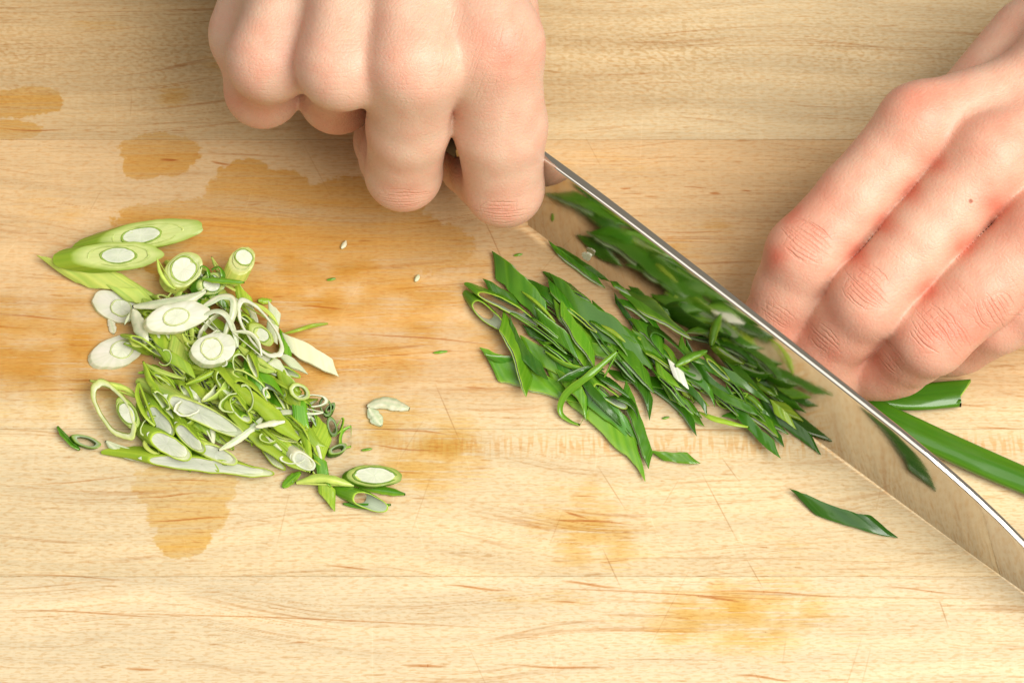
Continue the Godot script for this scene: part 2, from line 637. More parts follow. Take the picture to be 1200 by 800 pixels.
	var km := [Vector3(-3.6, 69, -34.8), Vector3(-20.2, 70, -29.6), Vector3(-35.8, 66, -31.7), Vector3(-51.7, 58, -37.9)]
	for i in 4:
		R.bone(0, wk + [Vector3(9, -5, 0), Vector3(3, -4, 0), Vector3(-3, -5, 0), Vector3(-9, -7, 0)][i], km[i] + Vector3(0, -4, -3), 14, [9.0, 9.0, 8.6, 8.4][i], 8)
		R.bone(0, wk + [Vector3(7, 8, 0), Vector3(2, 9, 0), Vector3(-3, 8, 0), Vector3(-7, 5, 0)][i], km[i] + Vector3(0, 1.2, -0.5), 7, [9.0, 8.8, 8.1, 7.7][i], 4)
	R.bone(0, wk + Vector3(-8, -14, 0), Vector3(-56, 42, -54.8), 16, 11.0, 8)
	R.bone(0, wk + Vector3(8, -12, 0), Vector3(-10.2, 52, -50.7), 16, 11, 10)
	R.bone(0, wk + Vector3(0, 0, 0), Vector3(-62.8, 100, -148.4), 21, 25, 14)
	finger(R, 1, [km[0], Vector3(-1.7, 30, -23), Vector3(-8.5, 15, -37.8), Vector3(-13.8, 10, -52)], [9.6, 9.9, 8.5, 8.0, 7.8, 7])
	finger(R, 2, [km[1], Vector3(-23.8, 31, -26.1), Vector3(-28.1, 15, -43.4), Vector3(-25.7, 9, -57.2)], [9.0, 8.8, 8.2, 8.0, 7.6, 7])
	finger(R, 3, [km[2], Vector3(-38.9, 31, -45.9), Vector3(-38.1, 20, -64.2), Vector3(-31.6, 16, -71.3)], [8.3, 6.2, 8.4, 7.4, 7.2, 6.5])
	finger(R, 4, [km[3], Vector3(-55.4, 32, -46.7), Vector3(-53.6, 22, -62.9), Vector3(-49.3, 18, -72.4)], [7.9, 6.0, 8.3, 7.2, 6.6, 6])
	R.chain(5, [Vector3(-11.2, 60, -78.5), Vector3(-4.7, 46, -58.9), Vector3(-1.9, 40, -53.9), Vector3(-0.4, 36, -48.4)], [13, 10, 8.6, 7.0])
	made = R.build(share)
	sk = HandSkin.new()
	sk.begin(Vector3(-28.8, 60, -32.8), Vector3(0.05, 0.70, 0.70), 116.0, 15)
	for i in 4:
		var dir := Vector3(0.02, -0.75, 0.6)
		sk.blush(km[i] + Vector3(0, 9, 4), 7.5, [0.25, 0.2, 0.18, 0.25][i])
		sk.knuckle(km[i] + Vector3(0, 9, 2), dir, 6.5, 9, 1.3, 0.05, rg)
		sk.knuckle(km[i] + Vector3(0, 4, 9), dir, 6.5, 6, 1.4, 0.05, rg)
	sk.blush(Vector3(0.7, 74, -31.2), 6.5, 0.45)
	sk.blush(Vector3(-59, 38, -40.2), 8.0, 0.45)
	sk.blush(Vector3(-38.2, 38, -35.4), 8.0, 0.45)
	for e in [[Vector3(-23.9, 34, -18), Vector3(0, -0.7, 0.7)], [Vector3(-2.4, 34, -14.3), Vector3(0, -0.7, 0.7)]]:
		sk.blush(e[0], 7.5, 0.3)
		sk.knuckle(e[0], e[1], 6.5, 8, 0.75, 0.2, rg)
	# skin pulled tight from the index knuckle towards the web
	for k in 16:
		var p := Vector3(-9.6, 76, -29.2) + Vector3(rg.randf_range(-5, 12), 0, rg.randf_range(-8, 14))
		sk.knuckle(p, Vector3(1, -0.2, 0.25), rg.randf_range(3, 6), 2, 1.2, 0.08, rg)
	hand = part("hand", skin_mesh(made, sk), sk.finish([], share), self)
	tag(hand, "fist gripping the knife handle, index finger against the blade heel", "hand")

# a finger: base, middle joint, end joint, tip; radii at base, mid first bone, middle joint, mid second bone, end joint, tip
func finger(f: Flesh, group: int, j: Array, r: Array) -> void:
	f.chain(group, [j[0], j[0].lerp(j[1], 0.55), j[1], j[1].lerp(j[2], 0.5), j[2], j[2].lerp(j[3], 0.5), j[3]], [r[0], r[1], r[2], r[3], r[4], lerpf(r[4], r[5], 0.35), r[5]], 2.0)

# ---------------------------------------------------------------- the board

const TX := 2048
const TZ := 1408
const X0 := -165.0
const Z0 := -122.0
const RES := 6.206           # texture pixels per millimetre
var rows := []
var rough_rows := []
var wet := PackedFloat32Array()
var wet_w := 0
var wet_h := 0
var noises := []
var seams := [-122.0, -100.5, -52.5, 21.5, 56.5, 82.0, 105.0]

func noise(seed_: int, kind: int, octaves := 3) -> FastNoiseLite:
	var n := FastNoiseLite.new()
	n.seed = seed_
	n.noise_type = kind
	n.frequency = 1.0
	n.fractal_octaves = octaves
	n.fractal_type = FastNoiseLite.FRACTAL_FBM if octaves > 1 else FastNoiseLite.FRACTAL_NONE
	return n

func wood_row(j: int) -> void:
	var out := PackedByteArray()
	out.resize(TX * 3)
	var ro := PackedByteArray()
	ro.resize(TX)
	var z := Z0 + (j + 0.5) / RES
	var sid := 0
	for k in seams.size() - 1:
		if z >= seams[k]: sid = k
	var off := sid * 37.3
	var tone: Array = [[0.93, 0.905, 0.86], [0.955, 0.93, 0.89], [0.975, 0.895, 0.805], [0.995, 0.975, 0.94], [1.0, 0.99, 0.98], [1.0, 0.995, 0.985]][sid]
	var n0: FastNoiseLite = noises[0]
	var n1: FastNoiseLite = noises[1]
	var n2: FastNoiseLite = noises[2]
	var n3: FastNoiseLite = noises[3]
	var wy := clampf((z - Z0) * 2.0, 0, wet_h - 1.001)
	var wj := int(wy)
	var fy := wy - wj
	var lace := clampf(1.0 - absf(z + 76.0) / 24.0, 0, 1)         # the figured stave near the top
	var fleck_band := clampf(1.0 - absf(z - 25.5) / 4.0, 0, 1)      # upright flecks along the middle joint
	for i in TX:
		var x := X0 + (i + 0.5) / RES
		var warp := n0.get_noise_2d(x * 0.007 + off, z * 0.012) * 9.0
		var zz := z + warp
		var broad := n0.get_noise_2d(x * 0.006 + off, zz * 0.11)
		var fibre := n1.get_noise_2d(x * 0.09, z * 3.6 + off)
		var t := zz * 0.21 + n0.get_noise_2d(x * 0.004, zz * 0.3 + off) * 1.1
		var fr := absf(t - roundf(t)) / 0.21                           # mm from the nearest growth line
		var ln := exp(-fr * fr * 22.0) * clampf(0.45 + 1.0 * n1.get_noise_2d(x * 0.025 + roundf(t) * 17.0, roundf(t) * 9.1), 0, 1)
		var fleck := n2.get_noise_2d(x * 0.42 + off, z * 2.1)
		fleck = clampf((fleck - 0.22) * 4.0, 0, 1)
		var thread := n1.get_noise_2d(x * 0.035, z * 1.5 + 300.0 + off)
		var pore := n3.get_noise_2d(x * 1.1, z * 7.0)
		var d := 1.0 + broad * 0.06 + fibre * 0.035 + thread * 0.04 - clampf((pore - 0.3) * 2.0, 0, 1) * 0.018 - ln * 0.10 - fleck * (0.022 + 0.015 * clampf(z / 40.0, 0, 1))
		var r := 0.805 * d
		var g := 0.742 * (d - ln * 0.09 - fleck * 0.045)
		var b := 0.612 * (d - ln * 0.17 - fleck * 0.10)
		if lace > 0.0:
			var q := n2.get_noise_2d(x * 0.55 - z * 0.2, z * 0.9 + 50.0)
			q = clampf((q - 0.05) * 3.5, 0, 1) * lace * (0.65 + 0.5 * n0.get_noise_2d(x * 0.02, 7.0))
			r *= 1.0 - q * 0.07
			g *= 1.0 - q * 0.12
			b *= 1.0 - q * 0.2
		if fleck_band > 0.0 and x > -55.0:
			var q := n2.get_noise_2d(x * 0.9, z * 0.13 + 90.0)
			q = clampf((q - 0.08) * 4.0, 0, 1) * fleck_band * clampf((x + 55.0) / 60.0, 0, 1)
			r *= 1.0 - q * 0.03
			g *= 1.0 - q * 0.11
			b *= 1.0 - q * 0.22
		# cross-cut saw and knife hatching: hair-fine upright lines
		var hair := n3.get_noise_2d(x * 2.4, z * 0.02 + off)
		hair = clampf((hair - 0.3) * 3.0, 0, 1) * 0.014
		r += hair * 0.5
		g += hair * 0.6
		b += hair * 0.7
		# heartwood runs through the middle of the board and fades across the joints on the left
		var fade := 0.0
		if sid <= 1: fade = smoothstep(55.0, -25.0, x + broad * 20.0) * (1.0 if sid == 1 else 0.8)
		elif sid == 2: fade = -smoothstep(4.0, 22.0, z + broad * 6.0)
		var tn := Vector3(tone[0], tone[1], tone[2]).lerp(Vector3(0.935, 0.87, 0.785) if fade > 0.0 else Vector3(0.995, 0.975, 0.94), absf(fade))
		r *= tn.x
		g *= tn.y
		b *= tn.z
		# damp patches
		var wx := clampf((x - X0) * 2.0, 0, wet_w - 1.001)
		var wi := int(wx)
		var fx := wx - wi
		var at := wj * wet_w + wi
		var edge := (n1.get_noise_2d(x * 0.35, z * 0.35) * 0.2 + n1.get_noise_2d(x * 0.9, z * 1.4 + 40.0) * 0.1) + fibre * 0.05
		var sharp := lerpf(lerpf(wet[at], wet[at + 1], fx), lerpf(wet[at + wet_w], wet[at + wet_w + 1], fx), fy)
		var plane := wet_w * wet_h
		var soft := lerpf(lerpf(wet[plane + at], wet[plane + at + 1], fx), lerpf(wet[plane + at + wet_w], wet[plane + at + wet_w + 1], fx), fy)
		var w := smoothstep(0.0, 0.16, sharp + edge) * (0.52 + 0.45 * broad + 0.25 * thread)
		w = maxf(w, soft * smoothstep(0.08, 0.5, soft * (1.0 + 1.1 * thread + 0.5 * fibre) + edge * 0.55) * (0.98 + ln * 0.4))
		r *= 1.0 - w * 0.075
		g *= 1.0 - w * 0.205
		b *= 1.0 - w * 0.53
		out[i * 3] = int(clampf(r, 0, 1) * 255.0)
		out[i * 3 + 1] = int(clampf(g, 0, 1) * 255.0)
		out[i * 3 + 2] = int(clampf(b, 0, 1) * 255.0)
		ro[i] = int(clampf(0.62 - w * 0.22 + fibre * 0.08 - ln * 0.05, 0, 1) * 255.0)
	rows[j] = out
	rough_rows[j] = ro

# strokes painted into the wood: dark mineral dashes, open pores, cuts
func stroke(im: Image, p: Vector2, q: Vector2, w: float, tint: Color, wave := 0.0) -> void:
	var n := int(maxf(absf(p.x - q.x), absf(p.y - q.y)) * RES) + 1
	var steep := absf(p.y - q.y) > absf(p.x - q.x)
	for k in n + 1:
		var t := float(k) / n
		var c := p.lerp(q, t)
		c.y += wave * sin(t * 5.0 + p.x) * 0.6
		var taper := sqrt(sin(PI * clampf(t, 0.02, 0.98)))
		var rad := w * RES * 0.5 * taper
		var cx := (c.x - X0) * RES
		var cy := (c.y - Z0) * RES
		var mid := cx if steep else cy
		for m in range(int(mid - rad - 1), int(mid + rad + 2)):
			var x := m if steep else int(cx)
			var y := int(cy) if steep else m
			if x < 0 or y < 0 or x >= TX or y >= TZ: continue
			var a := clampf(rad + 0.5 - absf(m + 0.5 - mid), 0, 1) * tint.a * taper
			var o := im.get_pixel(x, y)
			im.set_pixel(x, y, Color(lerpf(o.r, o.r * tint.r, a), lerpf(o.g, o.g * tint.g, a), lerpf(o.b, o.b * tint.b, a)))

func build_setting() -> void:
	noises = [noise(5, FastNoiseLite.TYPE_SIMPLEX_SMOOTH, 2), noise(8, FastNoiseLite.TYPE_SIMPLEX_SMOOTH, 2), noise(21, FastNoiseLite.TYPE_SIMPLEX_SMOOTH, 1), noise(31, FastNoiseLite.TYPE_VALUE, 1)]
	wet_w = 664
	wet_h = 458
	wet.resize(wet_w * wet_h * 2)
	# x, z, half width, half depth in millimetres, lean
	var sharp := [
		[-116.4, -62.1, 11, 4.2], [-118.3, -55.1, 8, 3], [-112.2, -64.4, 6, 3],
		[-82, -48.7, 9.5, 6], [-85.7, -45.3, 6, 4],
		[-62.3, -39.1, 9.5, 8], [-53.4, -40.7, 7, 4], [-70.7, -30.2, 24, 6], [-53, -30.2, 26, 10], [-35.5, -35.1, 18, 8], [-58.6, -21.7, 30, 10], [-33.2, -23.9, 24, 10],
		[-71.6, 35.1, 12.5, 6], [-70.6, 41.5, 9, 6.5], [-71.7, 47.6, 6.5, 4.6], [-99.3, -3.2, 11, 2.2],
	]
	var soft := [
		[-103.7, 2.1, 26, 16, 0.75], [-108.8, 10.6, 14, 9, 0.4], [-52.4, -13, 40, 18, 0.8], [-31, -10.8, 34, 20, 0.6], [-42.2, 4.3, 30, 16, 0.6], [-11.5, 0, 22, 18, 0.3],
		[-18.9, 27.3, 13, 12, 0.75], [-24.6, 21.1, 14, 10, 0.5], [16.8, 45.2, 13, 11, 0.65], [49.5, 65.7, 22, 9, 0.75], [45.7, 70.2, 12, 6, 0.4],
		[46.1, -29.5, 7, 2.5, 0.35], [35.2, -23.9, 30, 10, 0.3], [59.4, 49.6, 9, 12, 0.18], [102.1, 49.6, 8, 10, 0.2], [17.8, -44.1, 30, 8, 0.2], [-80.4, -64.4, 8, 4, 0.4], [-70.8, -73.1, 6, 3, 0.3], [-104.4, -34, 14, 6, 0.28], [-98.8, -83.9, 9, 4, 0.25],
		[-55, 65.3, 12, 6, 0.12], [-88.3, 61.4, 10, 5, 0.15], [14.7, 61.4, 30, 3, 0.3],
	]
	var dn: FastNoiseLite = noises[0]
	for j in wet_h:
		for i in wet_w:
			var x := X0 + i / 2.0
			var z := Z0 + j / 2.0
			var s := -1.0
			for e in sharp:
				var dx: float = (x - e[0]) / e[2]
				var dz: float = (z - e[1]) / e[3]
				var f := dx * dx + dz * dz
				if f < 4.0: s = maxf(s, 1.0 - f)
			var m := 0.0
			for e in soft:
				var dx: float = (x - e[0]) / e[2]
				var dz: float = (z - e[1]) / e[3]
				var f := dx * dx + dz * dz
				if f < 5.0: m = maxf(m, e[4] * exp(-f * 1.1))
			var nz := dn.get_noise_2d(x * 0.07 + 40.0, z * 0.1)
			wet[j * wet_w + i] = s + (nz * 0.35 if s > -1.0 else 0.0)
			wet[wet_w * wet_h + j * wet_w + i] = clampf(m * (1.0 + nz * 0.9), 0, 1)
	rows.resize(TZ)
	rough_rows.resize(TZ)
	share(wood_row, TZ)
	var bytes := PackedByteArray()
	var rbytes := PackedByteArray()
	for j in TZ:
		bytes.append_array(rows[j])
		rbytes.append_array(rough_rows[j])
	rows.clear()
	rough_rows.clear()
	var im := Image.create_from_data(TX, TZ, false, Image.FORMAT_RGB8, bytes)
	var dark := Color(0.82, 0.58, 0.36, 0.7)
	for e in [[-48.4, -9.3, -37.5, -8, 0.55], [-36.2, -2.4, -4.8, 0.9, 0.55], [-61.4, -20.2, -56.9, -19.7, 0.9], [-82.3, -47.1, -77.5, -46.9, 1.1], [-70.3, -46.6, -65.1, -45.5, 1.1], [-119.9, -55.4, -103.9, -54.9, 0.6], [-11.4, 11.2, -5.3, 11.7, 0.5],
			[24.9, -39.4, 27.7, -39.4, 0.8], [45.6, -38.2, 48.4, -38, 1.1], [53, -38.9, 55.7, -38.7, 0.7], [39.6, -40, 45.9, -39.4, 0.45], [31.4, -28.4, 51, -27.7, 0.35],
			[7.5, 42.9, 26.4, 44.6, 0.8], [11.2, 41.3, 16.8, 43.1, 1.0], [10.1, 57.9, 23.6, 58.9, 0.9], [12.7, 37.5, 18.7, 37.9, 0.5], [25.9, 52.5, 18.5, 53.5, 0.4],
			[39, 60.8, 49.6, 62.4, 0.9], [40.5, 59.8, 71.8, 61, 0.5], [0, 76.5, 21.8, 77.7, 0.8], [47.2, 79, 59.9, 80.1, 0.8], [79.2, 59, 97.6, 60.4, 0.4], [8.3, 62.2, 14.7, 62.6, 0.7],
			[-82.7, 77.5, -75.4, 77.8, 1.0], [-23.6, 76.7, -13.6, 77.1, 1.0], [-47.5, 71.7, -43.5, 71.5, 0.6], [-110.8, 55.9, -81.2, 57.5, 0.35], [-40.7, 53.9, -29.6, 55.1, 0.6], [-14.7, 58.7, 0, 59.6, 0.8], [-110.1, 64.3, -73.3, 65.7, 0.45], [-91.8, 64.7, 0, 68.2, 0.4], [-106.9, 34.9, -81.7, 33, 0.35], [-81.1, 43.5, -60.6, 42.9, 0.6], [-81.4, 37.9, -67.4, 37.1, 0.5], [-78.8, 34.4, -63.8, 33.8, 0.4],
			[102.3, 21.1, 113.6, 21.7, 0.5], [71.8, 25.2, 82.9, 28.1, 0.5], [93.2, 14.8, 108.4, 16.1, 0.4], [19, 20.5, 56.8, 22.7, 0.4], [-30.3, 21.1, -13.2, 23.2, 0.6], [-32.1, 25.2, -15.1, 27.3, 0.5], [-32.9, 30.4, -18.8, 32.4, 0.4], [3.7, 59.4, 66.2, 61.8, 0.4], [-115.9, -6.4, -98.5, -5.6, 0.5]]:
		stroke(im, Vector2(e[0], e[1]), Vector2(e[2], e[3]), e[4] * (0.6 if absf(e[2] - e[0]) > 8.0 else 0.5), dark, 0.5 if absf(e[2] - e[0]) > 12.0 else 0.06)
	# long faint growth lines and hundreds of small open pores
	for k in 26:
		var p := Vector2(rng.randf_range(-165, 80), rng.randf_range(-115, 100))
		stroke(im, p, p + Vector2(rng.randf_range(40, 150), rng.randf_range(-3, 5)), rng.randf_range(0.2, 0.4), Color(0.80, 0.64, 0.46, rng.randf_range(0.15, 0.45)), rng.randf_range(0.4, 1.6))
	for k in 1500:
		var p := Vector2(rng.randf_range(-150, 150), rng.randf_range(-115, 100))
		if p.y < 0 and rng.randf() < 0.5: continue
		stroke(im, p, p + Vector2(rng.randf_range(1.0, 6.0), rng.randf_range(-0.2, 0.3)), rng.randf_range(0.16, 0.36), Color(0.82, 0.64, 0.44, rng.randf_range(0.1, 0.6)))
	# knife cuts: pale and dark hairlines in all directions
	for e in [[46.2, 28.3, 50.3, 34.6], [50.9, 52.5, 54.3, 59.4], [92, 61.4, 93.7, 68.2], [41.4, 31.4, 49.7, 49.6], [19.5, 49.6, 23.6, 59.4], [-7.9, -35.1, 0, -15.1], [-17.2, 10.6, -11.3, 25.2], [18.8, 30.4, 25.2, 41.5]]:
		stroke(im, Vector2(e[0], e[1]), Vector2(e[2], e[3]), 0.22, Color(0.75, 0.6, 0.45, 0.6))
	for k in 90:
		var p := Vector2(rng.randf_range(-120, 120), rng.randf_range(-80, 90))
		var a := rng.randf_range(0.9, 2.2)
		var s := rng.randf_range(5, 26)
		var pale := rng.randf() < 0.6
		stroke(im, p, p + Vector2(cos(a), sin(a)) * s, 0.2, Color(1.1, 1.12, 1.16, 0.4) if pale else Color(0.8, 0.68, 0.55, 0.35))
	var rm := Image.create_from_data(TX, TZ, false, Image.FORMAT_L8, rbytes)
	var wood := StandardMaterial3D.new()
	wood.albedo_texture = ImageTexture.create_from_image(im)
	wood.roughness = 1.0
	wood.roughness_texture = ImageTexture.create_from_image(rm)
	wood.roughness_texture_channel = BaseMaterial3D.TEXTURE_CHANNEL_RED
	wood.metallic_specular = 0.38
	var nt := NoiseTexture2D.new()
	nt.width = 512
	nt.height = 512
	nt.noise = noise(77, FastNoiseLite.TYPE_SIMPLEX, 3)
	nt.noise.frequency = 0.06
	nt.as_normal_map = true
	nt.bump_strength = 2.5
	nt.seamless = true
	wood.normal_enabled = true
	wood.normal_texture = nt
	wood.normal_scale = 0.10
	wood.uv1_triplanar = false
	var board := thing("cutting_board", "pale maple cutting board with damp orange patches and knife marks", "cutting board")
	var m := block(Vector3.ZERO, Vector3.ONE, 0.01)
	for k in seams.size() - 1:
		m = block(Vector3(-165, -30, seams[k] + 0.02), Vector3(165, 0, seams[k + 1] - 0.02), 0.12)
		var src := m.surface_get_arrays(0)
		var uv := PackedVector2Array()
		for p in src[Mesh.ARRAY_VERTEX]:
			uv.append(Vector2((p.x / MM - X0) * RES / TX, (p.z / MM - Z0) * RES / TZ))
		src[Mesh.ARRAY_TEX_UV] = uv
		var am := ArrayMesh.new()
		am.add_surface_from_arrays(Mesh.PRIMITIVE_TRIANGLES, src)
		part("stave", am, wood, board)
	var counter := part("countertop", block(Vector3(-700, -60, -500), Vector3(700, -30, 500), 3.0), paint(Color(0.30, 0.29, 0.28), 0.4), self)
	tag(counter, "grey stone countertop under the cutting board", "countertop", "", "structure")

# ---------------------------------------------------------------- scallions

const WHITE := Color(0.89, 0.91, 0.79)
const CREAM := Color(0.70, 0.74, 0.44)
const GREY := Color(0.42, 0.50, 0.36)
const LIME := Color(0.52, 0.68, 0.065)
const PALE := Color(0.70, 0.81, 0.22)
const GRASS := Color(0.15, 0.34, 0.018)
const GREEN := Color(0.060, 0.195, 0.010)
const DARK := Color(0.036, 0.118, 0.008)
var leaf_mat: StandardMaterial3D
var pale_mat: StandardMaterial3D

func vary(c: Color, by: float) -> Color:
	var f := 1.0 + rng.randf_range(-by, by)
	return Color(c.r * f * (1.0 + rng.randf_range(-by, by) * 0.5), c.g * f, c.b * f)

# the frame of a piece: x from p to q, y as near to upright as can be, then rolled about x
func frame(p: Vector3, q: Vector3, roll: float) -> Transform3D:
	var x := (q - p).normalized()
	var z := x.cross(Vector3.UP).normalized()
	var y := z.cross(x)
	return Transform3D(Basis(x, y, z).rotated(x, deg_to_rad(roll)), (p + q) / 2.0)

func grid_mesh(v: PackedVector3Array, col: PackedColorArray, nu: int, nv: int, wrap_u: bool, wrap_v: bool) -> ArrayMesh:
	var ix := PackedInt32Array()
	for i in (nu if wrap_u else nu - 1):
		for j in (nv if wrap_v else nv - 1):
			var a := i * nv + j
			var b := ((i + 1) % nu) * nv + j
			var c := ((i + 1) % nu) * nv + (j + 1) % nv
			var d := i * nv + (j + 1) % nv
			ix.append_array([a, b, c, a, c, d])
	return mesh_of(v, smooth_normals(v, ix), ix, col)

# A slanting slice of a flattened hollow leaf: long length, breadth across, tall the opening, bias the cut angle in degrees
func leaf_mesh(length: float, breadth: float, tall: float, bias: float, outer: Color, inner: Color, rim: Color, bend := 0.0, arch := 0.0, wall := 0.42, streak := 0.26) -> ArrayMesh:
	var sn := sin(deg_to_rad(bias))
	var cot := 1.0 / tan(deg_to_rad(bias))
	var shear := minf(breadth * cot * 0.36, length * 0.36)
	var half := maxf((length - 2.0 * shear) / 2.0, 1.0) + shear * 0.35
	var b := maxf(tall / 2.0, wall * 1.02)
	var nu := 64
	var v := PackedVector3Array()
	var col := PackedColorArray()
	var w := FastNoiseLite.new()
	w.seed = rng.randi() % 10000
	w.frequency = 0.09
	var prof := []          # across the wall section: s, depth (0 outer, 1 inner)
	for k in 6: prof.append([lerpf(-0.47, 0.47, k / 5.0), 0.0])
	prof.append([0.5, 0.3]); prof.append([0.5, 0.7])
	for k in 6: prof.append([lerpf(0.47, -0.47, k / 5.0), 1.0])
	prof.append([-0.5, 0.7]); prof.append([-0.5, 0.3])
	var stripe := []
	for i in nu: stripe.append(1.0 + rng.randf_range(-1, 1) * streak)
	for i in nu:
		var th := TAU * i / nu
		var cu := cos(th)
		var sv := sin(th)
		for e in prof:
			var ins: float = e[1] * wall
			var ha := half - ins * 1.6
			var bb: float = maxf(b - ins, 0.03) + ((stripe[i] - 1.0) * 0.22 if e[1] == 0.0 else 0.0)
			var lobe: float = signf(sv) * pow(absf(sv), 0.75)
			var x: float = ha * signf(cu) * pow(absf(cu), 0.72) + e[0] * shear * 2.0
			var t := clampf(x / (length * 0.5), -1.1, 1.1)
			var taper := 1.0 - 0.2 * t * t
			var z: float = e[0] * breadth * (1.0 - 0.12 * t * t) * (1.0 + 0.5 * w.get_noise_2d(x * 0.9, 70.0)) + bend * (t * t - 0.4) + w.get_noise_2d(x * 0.35, 3.0) * 0.45
			var y := bb * lobe * taper + arch * (0.4 - t * t) + w.get_noise_2d(x * 0.8, z + 9.0) * 0.5
			v.append(Vector3(x, y, z))
			var c := outer if e[1] == 0.0 else inner if e[1] == 1.0 else rim
			if e[1] == 0.0:
				var k: float = stripe[i] * (1.0 + 0.35 * w.get_noise_2d(x * 0.5 + 30.0, sv * 4.0))
				c = c.lerp(rim, clampf(absf(e[0]) * 2.0 - 0.78, 0, 1) * 0.8)
				c = Color(c.r * k, c.g * (0.5 + 0.5 * k), c.b * k)
			elif e[1] == 1.0:
				var k: float = 0.88 + 0.2 * stripe[i]
				c = Color(c.r * k, c.g * k, c.b * k)
			col.append(c)
	return grid_mesh(v, col, nu, prof.size(), true, true)

# One layer of a bulb slice lying on its side wall: an oval ring or, with no hole, an oval plate
func layer_mesh(rx: float, rz: float, hole: float, thick: float, slant: float, top: Color, top_in: Color, side: Color, wob := 0.06, lift := 0.0, cup := 0.0, arc0 := 0.0, arc1 := 1.0) -> ArrayMesh:
	var open := arc1 - arc0 < 0.999
	var nu := 52
	var v := PackedVector3Array()
	var col := PackedColorArray()
	var w := FastNoiseLite.new()
	w.seed = rng.randi() % 10000
	w.frequency = 0.5
	var prof := []
	for k in 3: prof.append([1.0, k / 2.0 * 0.86, 0])
	prof.append([0.975, 1.0, 1])
	for k in range(1, 5): prof.append([lerpf(0.975, hole + 0.02, k / 4.0), 1.0 + (0.03 if k == 2 else 0.0), 1])
	if hole > 0.0:
		prof.append([hole, 0.86, 2])
		prof.append([hole, 0.0, 2])
	for i in nu:
		var th := TAU * lerpf(arc0, arc1, float(i) / (nu - 1 if open else nu))
		var wb := 1.0 + wob * w.get_noise_2d(cos(th) * 1.6, sin(th) * 1.6) * 2.0
		var stripe := rng.randf_range(0.8, 1.2)
		for e in prof:
			var f: float = e[0] * wb
			var h: float = e[1] * thick
			var x := rx * f * cos(th)
			var z := rz * f * sin(th)
			var y := h + lift + cup * (x * x / (rx * rx) - 0.3) + w.get_noise_2d(x * 0.3 + 7.0, z * 0.3) * 0.35
			v.append(Vector3(x + slant * h, y, z))
			var c: Color = side if e[2] != 1 else top.lerp(top_in, clampf((1.0 - e[0]) / maxf(1.0 - hole, 0.05), 0, 1))
			if e[2] == 1 and hole == 0.0 and e[0] > 0.95: c = c.lerp(side, 0.7)
			if e[2] == 1: c = Color(c.r * lerpf(1.0, stripe, 0.35), c.g * lerpf(1.0, stripe, 0.22), c.b * lerpf(1.0, stripe, 0.5))
			if e[2] == 0: c = Color(c.r * stripe, c.g * lerpf(1.0, stripe, 0.5), c.b * stripe)
			col.append(c)
	return grid_mesh(v, col, nu, prof.size(), not open, hole > 0.0)

# A strand or ribbon along a curve: width, how far it is rolled about its line, and how it cups
func ribbon_mesh(pts: Array, width: float, thick: float, roll0: float, roll1: float, mid: Color, edge: Color, cup := 0.25, tips := 0.25) -> ArrayMesh:
	var cv := Curve3D.new()
	for i in pts.size():
		var t: Vector3 = (pts[min(i + 1, pts.size() - 1)] - pts[max(i - 1, 0)]) / 6.0
		if i == 0 or i == pts.size() - 1: t *= 1.4
		cv.add_point(pts[i], -t, t)
	cv.bake_interval = 0.4
	var n := 36
	var nv := 14
	var v := PackedVector3Array()
	var col := PackedColorArray()
	var w := FastNoiseLite.new()
	w.seed = rng.randi() % 10000
	w.frequency = 0.12
	var total := cv.get_baked_length()
	var streak := []
	for j in nv: streak.append(rng.randf_range(0.75, 1.25))
	for i in n:
		var t := float(i) / (n - 1)
		var p := cv.sample_baked(t * total, true)
		var d := (cv.sample_baked(minf(t * total + 0.5, total), true) - cv.sample_baked(maxf(t * total - 0.5, 0), true)).normalized()
		var sd := d.cross(Vector3.UP)
		sd = sd.normalized() if sd.length() > 0.1 else Vector3.RIGHT
		var up := sd.cross(d)
		var rl := deg_to_rad(lerpf(roll0, roll1, t)) + w.get_noise_1d(t * 20.0) * 0.3
		var s2 := sd * cos(rl) + up * sin(rl)
		var u2 := up * cos(rl) - sd * sin(rl)
		var wd := width * 0.5 * (1.0 - (1.0 - tips) * pow(absf(t * 2.0 - 1.0), 2.6)) * (1.0 + 0.25 * w.get_noise_1d(t * 30.0 + 60.0))
		for j in nv:
			var a := TAU * j / nv
			var q := cos(a)
			var y := sin(a) * thick * 0.5 * (1.0 if absf(q) < 0.9 else 0.8)
			v.append(p + s2 * q * wd + u2 * (y - cup * wd * q * q))
			var c := mid.lerp(edge, pow(absf(q), 4.0))
			var k: float = streak[j] * (1.0 + 0.25 * w.get_noise_2d(t * 40.0, j * 3.0))
			col.append(Color(c.r * k, c.g * (0.4 + 0.6 * k), c.b * k))
	return grid_mesh(v, col, n, nv, true, true)

